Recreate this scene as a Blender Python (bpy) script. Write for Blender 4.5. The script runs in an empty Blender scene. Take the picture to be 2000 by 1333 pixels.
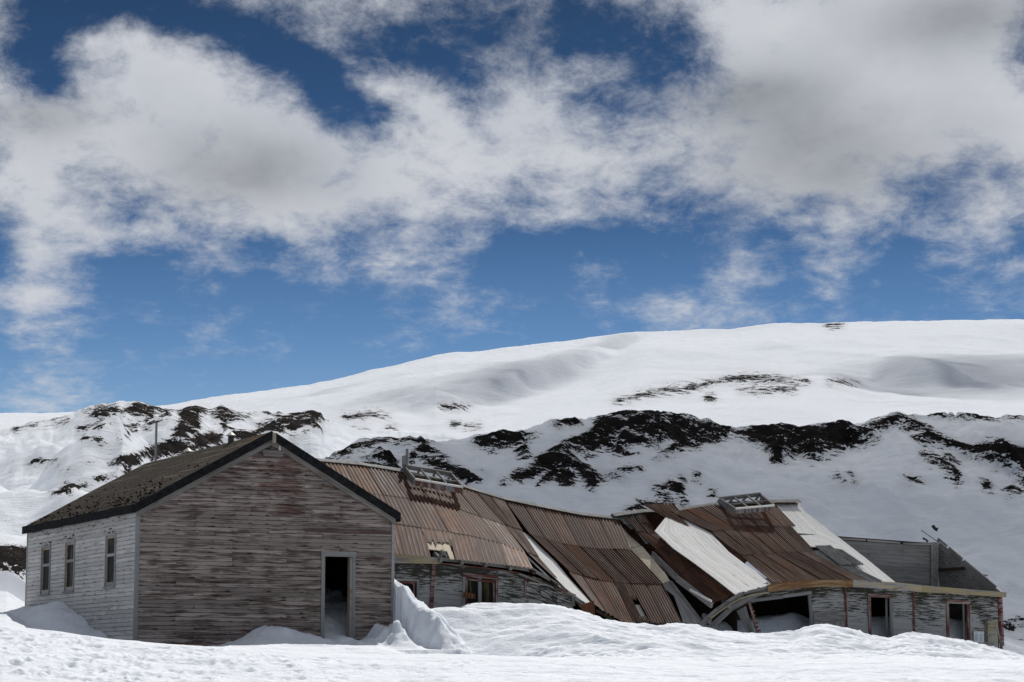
import bpy, math, random
import numpy as np
from mathutils import Vector, Matrix

random.seed(7)
R = math.radians
scene = bpy.context.scene
COL = scene.collection

# ------------------------------------------------------------------ camera, sky, sun
F = 4450.0                                   # focal length in photo pixels (2000 wide)
PITCH = math.atan((1310 - 666.5) / F)
CAMP = Vector((0, 0, 1.6))
cam_d = bpy.data.cameras.new('camera')
cam_d.sensor_width = 36.0
cam_d.lens = F / 2000 * 36.0
cam_d.clip_start = 0.5
cam_d.clip_end = 20000
cam = bpy.data.objects.new('camera', cam_d)
COL.objects.link(cam)
cam.location = CAMP
cam.rotation_euler = (math.pi / 2 + PITCH, 0, 0)
scene.camera = cam

SUN_AZ, SUN_EL = R(9), R(45)
SUNV = Vector((math.sin(SUN_AZ) * math.cos(SUN_EL), math.cos(SUN_AZ) * math.cos(SUN_EL), math.sin(SUN_EL)))
sd = bpy.data.lights.new('sun', 'SUN')
sd.energy = 3.0
sd.angle = R(0.53)
sd.color = (1.0, 0.965, 0.91)
sun = bpy.data.objects.new('sun', sd)
COL.objects.link(sun)
sun.rotation_euler = (-SUNV).to_track_quat('-Z', 'Y').to_euler()
sun.location = (40, 200, 180)

scene.view_settings.view_transform = 'Standard'
scene.view_settings.look = 'None'
scene.view_settings.exposure = 0.38
scene.view_settings.gamma = 1.0
scene.view_settings.use_curve_mapping = False
scene.render.engine = 'CYCLES'
scene.cycles.use_denoising = True
scene.cycles.max_bounces = 6
scene.cycles.diffuse_bounces = 4
scene.cycles.volume_bounces = 1
scene.cycles.sample_clamp_indirect = 6


class NT:
    """small node-tree builder"""
    def __init__(self, tree):
        self.t = tree
        self.t.nodes.clear()

    def n(self, typ, inputs=None, out=0, **props):
        nd = self.t.nodes.new(typ)
        for k, v in props.items():
            setattr(nd, k, v)
        for k, v in (inputs or {}).items():
            self.put(nd.inputs[k], v)
        return nd.outputs[out] if len(nd.outputs) else nd

    def put(self, sock, v):
        if isinstance(v, bpy.types.NodeSocket):
            self.t.links.new(v, sock)
        else:
            sock.default_value = v

    def m(self, op, a, b=0.0, c=0.0, clamp=False):
        nd = self.t.nodes.new('ShaderNodeMath')
        nd.operation = op
        nd.use_clamp = clamp
        for i, v in enumerate((a, b, c)):
            self.put(nd.inputs[i], v)
        return nd.outputs[0]

    def vm(self, op, a, b=(0, 0, 0), out=0):
        nd = self.t.nodes.new('ShaderNodeVectorMath')
        nd.operation = op
        self.put(nd.inputs[0], a)
        if op == 'SCALE':
            self.put(nd.inputs['Scale'], b)
        else:
            self.put(nd.inputs[1], b)
        return nd.outputs[out]

    def mix(self, f, a, b, blend='MIX'):
        nd = self.t.nodes.new('ShaderNodeMix')
        nd.data_type = 'RGBA'
        nd.blend_type = blend
        self.put(nd.inputs[0], f)
        self.put(nd.inputs[6], a if isinstance(a, bpy.types.NodeSocket) else (*a, 1.0) if len(a) == 3 else a)
        self.put(nd.inputs[7], b if isinstance(b, bpy.types.NodeSocket) else (*b, 1.0) if len(b) == 3 else b)
        return nd.outputs[2]

    def step(self, x, lo, hi, olo=0.0, ohi=1.0):
        nd = self.t.nodes.new('ShaderNodeMapRange')
        nd.interpolation_type = 'SMOOTHSTEP'
        for i, v in enumerate((x, lo, hi, olo, ohi)):
            self.put(nd.inputs[i], v)
        return nd.outputs[0]

    def noise(self, vec, scale, detail=4.0, rough=0.55, dist=0.0, out=0):
        return self.n('ShaderNodeTexNoise', {'Vector': vec, 'Scale': scale, 'Detail': detail, 'Roughness': rough,
                                             'Distortion': dist}, out)

    def sc(self, vec, x, y, z):
        return self.vm('MULTIPLY', vec, (x, y, z))


# ---- the sky: Nishita blue under broken cumulus, laid out over azimuth and elevation
world = bpy.data.worlds.new('World')
scene.world = world
world.use_nodes = True
W = NT(world.node_tree)
SKY_STRENGTH = 0.05
sky = W.n('ShaderNodeTexSky', sky_type='NISHITA', sun_disc=False, sun_elevation=SUN_EL, sun_rotation=SUN_AZ,
          altitude=0.0, air_density=1.0, dust_density=0.2, ozone_density=3.0)
CLOUD = [  # rows every 60 photo pixels of elevation, columns every 100 across the view
    "110566654322345678999",
    "023125531231234778999",
    "067621411244324888999",
    "179985165466345799999",
    "778998527687556899999",
    "869999876777777888888",
    "967899886656656677545",
    "964457777445554445446",
    "865542336301112413135",
    "742332333301312413024",
    "742232311332445423123",
    "542243133210234422334",
    "322111012100002233334",
    "332211000000000000000",
    "211100000000000000000"]
geo = W.n('ShaderNodeNewGeometry', out='Incoming')
dirv = W.vm('SCALE', geo, -1.0)
sep = W.t.nodes.new('ShaderNodeSeparateXYZ')
W.t.links.new(dirv, sep.inputs[0])
dx, dy, dz = sep.outputs
az = W.m('ARCTAN2', dx, dy)
el = W.m('ARCSINE', dz)
AZH = math.atan(1000 / F)
EL_T = PITCH + math.atan(666.5 / F)
EL_STEP = (EL_T - (PITCH + math.atan((666.5 - 840) / F))) / 14


def cloud_density(vec, azv, elv):
    warp = W.noise(vec, 9.0, 3, 0.55, out=1)
    ws = W.t.nodes.new('ShaderNodeSeparateColor')
    W.t.links.new(warp, ws.inputs[0])
    azw = W.m('ADD', azv, W.m('MULTIPLY', W.m('SUBTRACT', ws.outputs[0], 0.5), 0.030))
    elw = W.m('ADD', elv, W.m('MULTIPLY', W.m('SUBTRACT', ws.outputs[1], 0.5), 0.020))
    s = W.m('ADD', W.m('DIVIDE', azw, AZH * 2 / (21 / 23.0)), 0.5)
    row = W.m('DIVIDE', W.m('SUBTRACT', EL_T, elw), EL_STEP)
    total = None
    for b in range(5):
        ramp = W.t.nodes.new('ShaderNodeValToRGB')
        ramp.color_ramp.interpolation = 'LINEAR'
        e = ramp.color_ramp.elements
        while len(e) < 23:
            e.new(0.5)
        for i in range(23):
            e[i].position = (i + 0.5) / 23
            vals = []
            for k in range(3):
                rowtxt = CLOUD[b * 3 + k]
                mean = sum(int(ch) for ch in rowtxt) / len(rowtxt)
                vals.append((int(rowtxt[i - 1]) if 0 < i < 22 else mean) / 9.0)
            e[i].color = (*vals, 1)
        W.t.links.new(s, ramp.inputs[0])
        sc = W.t.nodes.new('ShaderNodeSeparateColor')
        W.t.links.new(ramp.outputs[0], sc.inputs[0])
        for k in range(3):
            r = b * 3 + k
            if r == 0:       # the top row runs on upward as the mean cover
                d = W.m('SUBTRACT', row, 0.0)
                hat = W.m('SUBTRACT', 1.0, W.m('MAXIMUM', d, 0.0), clamp=True)
            else:
                hat = W.m('SUBTRACT', 1.0, W.m('ABSOLUTE', W.m('SUBTRACT', row, float(r))), clamp=True)
            term = W.m('MULTIPLY', hat, sc.outputs[k])
            total = term if total is None else W.m('ADD', total, term)
    # high above the view the cover settles to a broken half-cloudy sky
    up = W.step(row, -6.0, -1.0, 1.0, 0.0)
    total = W.m('ADD', W.m('MULTIPLY', total, W.m('SUBTRACT', 1.0, up)), W.m('MULTIPLY', up, 0.5))
    return total


cover = cloud_density(dirv, az, el)
zlog = W.m('MULTIPLY', W.m('LOGARITHM', W.m('ADD', W.m('MAXIMUM', dz, 0.0), 0.03), math.e), 0.42)     # clouds flatten towards the horizon
vflat = W.n('ShaderNodeCombineXYZ', {'X': dx, 'Y': dy, 'Z': zlog})
big = W.noise(vflat, 17.0, 14, 0.58, 0.1)
wisp = W.noise(W.vm('ADD', vflat, W.vm('SCALE', W.noise(vflat, 26.0, 3, 0.5, out=1), 0.018)), 40.0, 14, 0.70, 0.1)
puff = W.m('ABSOLUTE', W.m('SUBTRACT', W.noise(vflat, 34.0, 6, 0.5, 0.1), 0.5))          # rounded billows
dens = W.m('ADD', W.m('MULTIPLY', cover, 1.20),
           W.m('ADD', W.m('MULTIPLY', W.m('SUBTRACT', big, 0.5), 1.15),
               W.m('ADD', W.m('MULTIPLY', W.m('SUBTRACT', wisp, 0.5), 1.35), W.m('MULTIPLY', W.m('SUBTRACT', 0.09, puff), 0.8))))
alpha = W.m('POWER', W.step(dens, 0.24, 1.06), 1.1)


def soft_spot(a0, e0, ra, re):
    """a thicker, greyer part of the cloud: photo pixel centre and radii"""
    da = W.m('DIVIDE', W.m('SUBTRACT', az, math.atan((a0 - 1000) / F)), ra / F)
    de = W.m('DIVIDE', W.m('SUBTRACT', el, PITCH + math.atan((666.5 - e0) / F)), re / F)
    q = W.m('ADD', W.m('MULTIPLY', da, da), W.m('MULTIPLY', de, de))
    return W.m('EXPONENT', W.m('MULTIPLY', q, -1.0))


grey = None
for sp_ in ((430, 350, 210, 95), (1640, 320, 330, 120), (1930, 60, 260, 80), (1480, 190, 180, 60), (60, 250, 130, 60), (950, 60, 200, 60)):
    g_ = soft_spot(*sp_)
    grey = g_ if grey is None else W.m('ADD', grey, g_)
thick = W.step(W.m('ADD', cover, W.m('MULTIPLY', W.m('SUBTRACT', big, 0.5), 0.9)), 0.80, 1.25)
core = W.m('ADD', W.m('MULTIPLY', grey, W.m('ADD', 0.15, W.m('MULTIPLY', big, 1.25))), W.m('MULTIPLY', thick, 0.22), clamp=True)
# lit from behind and above: compare with the cloud a little higher up towards the sun
vup = W.vm('ADD', vflat, (0.002, 0, 0.026))
bigup = W.noise(vup, 15.0, 8, 0.56, 0.15)
lit = W.m('ADD', 0.45, W.m('MULTIPLY', W.m('SUBTRACT', big, bigup), 2.6), clamp=True)
ccol = W.mix(core, (0.43, 0.45, 0.49), (0.19, 0.205, 0.225))
ccol = W.mix(W.m('MULTIPLY', lit, W.m('SUBTRACT', 0.75, W.m('MULTIPLY', core, 0.45))), ccol, (0.50, 0.51, 0.535))
skyc = W.n('ShaderNodeGamma', {'Color': W.vm('SCALE', sky, SKY_STRENGTH), 'Gamma': 1.0})
pol = W.t.nodes.new('ShaderNodeValToRGB')          # deep polarised blue overhead, paler towards the horizon
pe = pol.color_ramp.elements
pe[0].position, pe[0].color = 0.0, (0.95, 1.06, 1.2, 1)
pe[1].position, pe[1].color = 1.0, (0.10, 0.17, 0.25, 1)
for p_, c_ in ((0.28, (0.72, 0.87, 1.09, 1)), (0.48, (0.37, 0.54, 0.77, 1)), (0.66, (0.17, 0.29, 0.45, 1))):
    q_ = pe.new(p_)
    q_.color = c_
W.t.links.new(W.m('DIVIDE', el, R(17.5), clamp=True), pol.inputs[0])
skyc = W.vm('MULTIPLY', skyc, pol.outputs[0])
bgc = W.mix(W.m('MULTIPLY', alpha, 0.97), skyc, ccol)
bg = W.n('ShaderNodeBackground', {'Color': W.vm('SCALE', bgc, 1.0 / SKY_STRENGTH), 'Strength': SKY_STRENGTH})
W.n('ShaderNodeOutputWorld', {'Surface': bg})
world.cycles.sampling_method = 'MANUAL'
world.cycles.sample_map_resolution = 512


# ------------------------------------------------------------------ helpers
def ray(px, py):
    a, b = (px - 1000) / F, (666.5 - py) / F
    return Vector((a, math.cos(PITCH) - b * math.sin(PITCH), math.sin(PITCH) + b * math.cos(PITCH)))


def on_plane(px, py, p0, n):
    d = ray(px, py)
    return CAMP + d * ((p0 - CAMP).dot(n) / d.dot(n))


def at_Y(px, py, Y):
    d = ray(px, py)
    return CAMP + d * (Y / d.y)


def empty(name, loc, rz=0.0, label=None, cat=None, group=None):
    o = bpy.data.objects.new(name, None)
    o.empty_display_size = 0.3
    COL.objects.link(o)
    o.location = loc
    o.rotation_euler = (0, 0, rz)
    if label:
        o['label'] = label
    if cat:
        o['category'] = cat
    if group:
        o['group'] = group
    return o


class MB:
    def __init__(self):
        self.v, self.f, self.uv = [], [], []

    def add(self, verts, faces, uvs=None):
        k = len(self.v)
        self.v += [tuple(p) for p in verts]
        self.uv += uvs if uvs else [(0.0, 0.0)] * len(verts)
        self.f += [tuple(i + k for i in fc) for fc in faces]

    def board(self, a, b, c, d, e, e2=None, along=None):
        """quad a b c d (a-b along the length, d-c above it) pushed out by e (e2 at d, c)"""
        a, b, c, d, e = (Vector(x) for x in (a, b, c, d, e))
        e2 = Vector(e2) if e2 is not None else e
        L = (Vector(along) if along is not None else (b - a)).normalized()
        cr = (d - a)
        cr = (cr - L * cr.dot(L))
        cr = cr.normalized() if cr.length > 1e-9 else Vector((0, 0, 1))
        vs = [a, b, c, d, a + e, b + e, c + e2, d + e2]
        N = L.cross(cr)
        uv = [(p.dot(L), (p - a).dot(cr) + 0.7 * (p - a).dot(N)) for p in vs]
        self.add(vs, [(3, 2, 1, 0), (4, 5, 6, 7), (0, 1, 5, 4), (1, 2, 6, 5), (2, 3, 7, 6), (3, 0, 4, 7)], uv)

    def box(self, x0, x1, y0, y1, z0, z1):
        self.board((x0, y1, z0), (x1, y1, z0), (x1, y1, z1), (x0, y1, z1), (0, y0 - y1, 0))

    def beam(self, p, q, w, h, up=(0, 0, 1)):
        """rectangular bar from p to q, w wide and h deep (centred)"""
        p, q = Vector(p), Vector(q)
        L = (q - p).normalized()
        U = Vector(up)
        S = L.cross(U).normalized()
        U = S.cross(L).normalized()
        o = -S * w / 2 - U * h / 2
        self.board(p + o, q + o, q + o + U * h, p + o + U * h, S * w)

    def tube(self, pts, r, n=10, cap=True):
        pts = [Vector(p) for p in pts]
        rr = r if isinstance(r, (list, tuple)) else [r] * len(pts)
        k = len(self.v)
        for i, p in enumerate(pts):
            t = (pts[min(i + 1, len(pts) - 1)] - pts[max(i - 1, 0)]).normalized()
            s = t.cross(Vector((0.31, 0.9, 0.27))).normalized()
            u = t.cross(s)
            for j in range(n):
                a = 2 * math.pi * j / n
                self.v.append(tuple(p + s * math.cos(a) * rr[i] + u * math.sin(a) * rr[i]))
                self.uv.append((i * 0.3, j / n))
        for i in range(len(pts) - 1):
            for j in range(n):
                self.f.append((k + i * n + j, k + i * n + (j + 1) % n, k + (i + 1) * n + (j + 1) % n, k + (i + 1) * n + j))
        if cap:
            self.f.append(tuple(k + j for j in range(n))[::-1])
            self.f.append(tuple(k + (len(pts) - 1) * n + j for j in range(n)))

    def build(self, name, mat, parent=None, smooth=False, label=None):
        me = bpy.data.meshes.new(name)
        me.from_pydata(self.v, [], self.f)
        uvl = me.uv_layers.new(name='UVMap')
        idx = np.empty(len(me.loops), dtype=np.int32)
        me.loops.foreach_get('vertex_index', idx)
        uvl.data.foreach_set('uv', np.asarray(self.uv, dtype=np.float32)[idx].ravel())
        me.materials.append(mat)
        if smooth:
            me.polygons.foreach_set('use_smooth', [True] * len(me.polygons))
        me.update()
        o = bpy.data.objects.new(name, me)
        COL.objects.link(o)
        if parent is not None:
            o.parent = parent
        if label:
            o['label'] = label
        return o


def mat_new(name):
    m = bpy.data.materials.new(name)
    m.use_nodes = True
    return m, NT(m.node_tree)


def finish(N, col, rough=0.8, bump=None, bstr=0.3, bdist=0.02, spec=0.3, metal=0.0):
    ins = {'Base Color': col, 'Roughness': rough, 'Specular IOR Level': spec, 'Metallic': metal}
    b = N.n('ShaderNodeBsdfPrincipled', ins)
    if bump is not None:
        bn = N.n('ShaderNodeBump', {'Height': bump, 'Strength': bstr, 'Distance': bdist})
        N.t.links.new(bn, b.node.inputs['Normal'])
    N.n('ShaderNodeOutputMaterial', {'Surface': b})


def coords(N):
    tc = N.t.nodes.new('ShaderNodeTexCoord')
    return tc.outputs['Object'], tc.outputs['UV']


def rnd(N):
    return N.n('ShaderNodeObjectInfo', out='Random')


# ------------------------------------------------------------------ materials
def m_snow(name, scale=1.0, col=(0.825, 0.86, 0.915), bstr=0.5):
    m, N = mat_new(name)
    P, _ = coords(N)
    a = N.noise(N.sc(P, 1.0, 2.2, 2.0), 1.6 * scale, 6, 0.6, 0.4)
    b = N.noise(P, 14.0 * scale, 5, 0.6)
    h = N.m('ADD', N.m('MULTIPLY', a, 0.8), N.m('ADD', N.m('MULTIPLY', b, 0.30), N.m('MULTIPLY', N.noise(N.sc(P, 1, 1.6, 1.4), 5.0, 8, 0.68, 0.8), 0.5)))
    dirt = N.step(N.noise(N.sc(P, 1, 2, 1), 0.9 * scale, 8, 0.7, 0.5), 0.58, 0.78)
    c = N.mix(N.m('MULTIPLY', dirt, 0.16), col, (0.62, 0.58, 0.54))
    finish(N, c, 0.8, h, bstr, 0.12 / scale, 0.08)
    return m


def m_hill(name, s, thr=14.0, rockcol=(0.010, 0.0092, 0.0092), bdist=1.0):
    """snow with black volcanic rock where the terrain's 'rock' attribute says"""
    m, N = mat_new(name)
    P, UV = coords(N)
    at = N.n('ShaderNodeAttribute', attribute_name='rock', out='Fac')
    # streaks follow the fall of the slope: rotate the pattern and stretch it
    rot = N.n('ShaderNodeMapping', {'Vector': UV, 'Rotation': (0, 0, R(38))})
    uvm = N.sc(rot, s * 0.55, s * 1.35, 1)
    n1 = N.noise(uvm, 0.42, 10, 0.70, 1.2)
    n2 = N.noise(N.sc(UV, s * 0.9, s * 1.6, 1), 1.3, 7, 0.68, 0.5)
    n3 = N.noise(N.sc(UV, s, s * 1.4, 1), 5.0, 5, 0.65)
    e = N.m('ADD', N.m('MINIMUM', at, 8.0), N.m('ADD', N.m('MULTIPLY', N.m('SUBTRACT', n1, 0.495), thr * 7.0),
                           N.m('ADD', N.m('MULTIPLY', N.m('SUBTRACT', n2, 0.5), thr * 4.6), N.m('MULTIPLY', N.m('SUBTRACT', n3, 0.5), thr * 3.4))))
    mask = N.step(e, -0.8, 0.8)
    r2 = N.noise(uvm, 0.9, 6, 0.7)
    rc = N.mix(N.step(r2, 0.3, 0.75), rockcol, tuple(c * k_ for c, k_ in zip(rockcol, (3.1, 2.9, 2.8))))
    stones = N.step(N.m('ADD', N.m('MULTIPLY', N.m('ADD', N.m('MAXIMUM', at, -40.0), 40.0), 0.0016), N.noise(N.sc(UV, s * 0.8, s * 1.4, 1), 4.5, 3, 0.6)), 0.745, 0.76)
    mask = N.m('MAXIMUM', mask, N.m('MULTIPLY', stones, 0.9))
    near = N.step(N.m('ADD', at, N.m('MULTIPLY', N.m('SUBTRACT', n1, 0.5), 60.0)), -22.0, 8.0)
    sn = N.mix(N.m('MULTIPLY', near, 0.32), (0.825, 0.86, 0.915), (0.42, 0.38, 0.35))
    dirt = N.step(N.noise(N.sc(UV, s * 0.35, s * 1.3, 1), 0.35, 8, 0.66, 0.6), 0.55, 0.8)
    sn = N.mix(N.m('MULTIPLY', dirt, 0.30), sn, (0.46, 0.42, 0.40))
    c = N.mix(mask, sn, rc)
    sastr = N.m('ADD', N.noise(N.sc(UV, s * 0.5, s * 2.6, 1), 0.35, 9, 0.64, 1.0), N.m('MULTIPLY', N.noise(N.sc(UV, s * 1.0, s * 5.0, 1), 1.7, 8, 0.66, 1.2), 0.5))
    h = N.m('ADD', N.m('MULTIPLY', sastr, 1.25), N.m('MULTIPLY', mask, N.m('ADD', 0.45, N.m('MULTIPLY', r2, 1.6))))
    finish(N, c, 0.9, h, 0.5, bdist, 0.0)
    return m


def m_board(name, base, wood, dark, peel=(0.45, 0.62), red=None, stain=0.55, scale=1.0, jitter=0.35, bdist=0.006, swag=0.0):
    """weathered painted timber, grain along UV x"""
    m, N = mat_new(name)
    P, UV = coords(N)
    r = rnd(N)
    off = N.n('ShaderNodeCombineXYZ', {'X': N.m('MULTIPLY', r, 37.0), 'Y': N.m('MULTIPLY', r, 71.0)})
    U = N.vm('ADD', UV, off)
    grain = N.noise(N.sc(U, 2.0 * scale, 55 * scale, 1), 1.0, 7, 0.65, 0.3)
    patch = N.noise(N.sc(U, 1.1 * scale, 14 * scale, 1), 1.0, 9, 0.66, 0.4)
    bigp = N.noise(N.sc(P, 1, 1, 1.6), 1.1, 4, 0.6, 0.3)
    pk = N.m('ADD', N.m('MULTIPLY', patch, 0.7), N.m('ADD', N.m('MULTIPLY', bigp, 0.28), N.m('MULTIPLY', N.m('SUBTRACT', r, 0.5), 0.07)))
    mask = N.step(pk, peel[0], peel[1])
    wd = N.mix(N.step(grain, 0.35, 0.7), wood, tuple(c * 1.9 for c in wood))
    c = N.mix(mask, base, wd)
    if red:
        rp = N.noise(N.sc(P, 0.55, 0.55, 2.2), 1.3, 7, 0.66, 0.5)
        zone = red[3](N, P) if callable(red[3]) else red[3]
        rm = N.step(N.m('ADD', rp, zone), 0.66, 0.74)
        c = N.mix(N.m('MULTIPLY', rm, N.step(grain, 0.38, 0.62, 0.25, 0.85)), c, red[:3])
    st = N.step(N.noise(N.sc(U, 1.4, 9, 1), 1.0, 5, 0.6, 0.7), 0.56, 0.76)
    c = N.mix(N.m('MULTIPLY', st, stain), c, dark)
    if swag:      # rain-run dirt hanging at nail heads along the lower edge of each board
        su = N.t.nodes.new('ShaderNodeSeparateXYZ')
        N.t.links.new(UV, su.inputs[0])
        wob = N.noise(N.sc(U, 2.6, 0.0, 1), 1.0, 4, 0.6)
        cyc = N.m('COSINE', N.m('MULTIPLY', su.outputs[0], 2 * math.pi / 0.45))
        hgt = N.m('ADD', N.m('MULTIPLY', cyc, 0.010), N.m('MULTIPLY', N.m('SUBTRACT', wob, 0.455), 0.20))
        sw = N.step(N.m('SUBTRACT', hgt, su.outputs[1]), -0.012, 0.012)
        c = N.mix(N.m('MULTIPLY', sw, swag), c, dark)
    c = N.mix(1.0, c, N.n('ShaderNodeCombineColor', {0: N.m('ADD', 1 - jitter / 2, N.m('MULTIPLY', r, jitter)),
                                                    1: N.m('ADD', 1 - jitter / 2, N.m('MULTIPLY', r, jitter)),
                                                    2: N.m('ADD', 1 - jitter / 2, N.m('MULTIPLY', r, jitter))}), 'MULTIPLY')
    h = N.m('ADD', N.m('MULTIPLY', grain, 0.7), N.m('MULTIPLY', mask, -0.5))
    finish(N, c, 0.9, h, 0.6, bdist, 0.05)
    return m


def red_zone_hut(N, P):
    s = N.t.nodes.new('ShaderNodeSeparateXYZ')
    N.t.links.new(P, s.inputs[0])
    x = N.m('SUBTRACT', 1.0, N.m('ABSOLUTE', N.m('DIVIDE', N.m('SUBTRACT', s.outputs[0], 3.35), 0.80)), clamp=True)
    z = N.m('SUBTRACT', 1.0, N.m('ABSOLUTE', N.m('DIVIDE', N.m('SUBTRACT', s.outputs[2], 3.75), 0.95)), clamp=True)
    fuzzy = N.m('MULTIPLY', N.m('SUBTRACT', N.noise(N.sc(P, 1, 1, 5), 1.6, 6, 0.7), 0.5), 1.3)
    zone = N.m('MULTIPLY', N.step(N.m('ADD', x, fuzzy), 0.1, 0.5), N.step(N.m('ADD', z, fuzzy), 0.1, 0.6))
    zb = N.step(s.outputs[2], 0.6, 4.4, 0.0, 0.10)
    return N.m('ADD', N.m('MULTIPLY', zone, 0.14), zb)


M = {}
M['snow'] = m_snow('snow')
M['hut_board'] = m_board('hut_weatherboard', (0.325, 0.275, 0.25), (0.070, 0.052, 0.044), (0.022, 0.015, 0.012), (0.44, 0.59),
                         (0.085, 0.032, 0.028, red_zone_hut), 0.8, 1.0, 0.62, swag=0.9)
M['hut_side'] = m_board('hut_side_board', (0.46, 0.45, 0.445), (0.20, 0.185, 0.175), (0.07, 0.06, 0.055), (0.49, 0.66), None, 0.45, swag=0.5)
M['trim'] = m_board('grey_trim', (0.27, 0.27, 0.27), (0.14, 0.13, 0.12), (0.07, 0.06, 0.055), (0.50, 0.66), None, 0.4)
M['grey_wood'] = m_board('grey_bare_timber', (0.24, 0.235, 0.23), (0.10, 0.092, 0.085), (0.04, 0.035, 0.03), (0.42, 0.62), None, 0.5)
M['white_board'] = m_board('white_roof_board', (0.83, 0.82, 0.80), (0.52, 0.48, 0.43), (0.26, 0.19, 0.14), (0.47, 0.68), None, 0.6, 1.0, 0.2)
M['cream_board'] = m_board('cream_roof_board', (0.66, 0.58, 0.45), (0.45, 0.34, 0.22), (0.26, 0.15, 0.08), (0.48, 0.70), None, 0.45, 1.0, 0.16)
M['yellow'] = m_board('yellow_fascia', (0.40, 0.325, 0.185), (0.21, 0.20, 0.195), (0.13, 0.055, 0.025), (0.44, 0.56), None, 0.7)
M['fascia_rust'] = m_board('rust_stained_fascia', (0.30, 0.21, 0.115), (0.15, 0.075, 0.04), (0.10, 0.04, 0.02), (0.40, 0.54), None, 0.8)
M['red_trim'] = m_board('red_trim', (0.125, 0.026, 0.026), (0.20, 0.17, 0.165), (0.09, 0.05, 0.045), (0.44, 0.58), None, 0.4)
M['rust_trim'] = m_board('red_brown_trim', (0.13, 0.05, 0.04), (0.21, 0.18, 0.17), (0.08, 0.045, 0.035), (0.44, 0.58), None, 0.4)
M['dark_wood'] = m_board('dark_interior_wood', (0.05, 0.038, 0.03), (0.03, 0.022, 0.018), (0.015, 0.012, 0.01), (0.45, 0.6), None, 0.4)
M['partition'] = m_board('partition_board', (0.29, 0.285, 0.28), (0.16, 0.15, 0.145), (0.05, 0.045, 0.042), (0.44, 0.64), None, 0.5)
M['brown_board'] = m_board('red_brown_board', (0.10, 0.068, 0.06), (0.13, 0.115, 0.11), (0.04, 0.03, 0.027), (0.46, 0.62), None, 0.5)
M['sash'] = m_board('ochre_sash', (0.30, 0.28, 0.24), (0.20, 0.10, 0.05), (0.10, 0.05, 0.03), (0.48, 0.6), None, 0.4)


def m_siding():
    """white paint flaking off black-green wood, worst under the eaves"""
    m, N = mat_new('flaking_siding')
    P, UV = coords(N)
    r = rnd(N)
    off = N.n('ShaderNodeCombineXYZ', {'X': N.m('MULTIPLY', r, 31.0), 'Y': N.m('MULTIPLY', r, 17.0)})
    U = N.vm('ADD', UV, off)
    sp = N.t.nodes.new('ShaderNodeSeparateXYZ')
    N.t.links.new(P, sp.inputs[0])
    top = N.n('ShaderNodeAttribute', attribute_name='top', out='Fac')
    fl = N.noise(N.sc(U, 2.3, 30, 1), 1.0, 9, 0.68, 0.35)
    bg_ = N.noise(N.sc(P, 0.8, 0.8, 1.2), 1.2, 3, 0.5)
    k = N.m('ADD', N.m('ADD', fl, N.m('MULTIPLY', top, 0.15)), N.m('MULTIPLY', N.m('SUBTRACT', bg_, 0.5), 0.40))
    mask = N.step(k, 0.585, 0.635)
    grain = N.noise(N.sc(U, 2.0, 60, 1), 1.0, 6, 0.65)
    paint = N.mix(grain, (0.29, 0.29, 0.285), (0.41, 0.41, 0.405))
    dirty = N.step(N.noise(N.sc(U, 1.2, 8, 1), 1.0, 5, 0.6), 0.5, 0.75)
    paint = N.mix(N.m('MULTIPLY', dirty, 0.5), paint, (0.17, 0.155, 0.15))
    moss = N.step(N.noise(P, 2.4, 4, 0.6), 0.42, 0.6)
    under = N.mix(N.m('MULTIPLY', moss, N.m('ADD', 0.25, N.m('MULTIPLY', top, 0.75))), (0.048, 0.042, 0.038), (0.040, 0.046, 0.026))
    c = N.mix(mask, paint, under)
    h = N.m('ADD', N.m('MULTIPLY', grain, 0.5), N.m('MULTIPLY', mask, -0.8))
    finish(N, c, 0.85, h, 0.7, 0.006, 0.2)
    return m


M['siding'] = m_siding()


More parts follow.
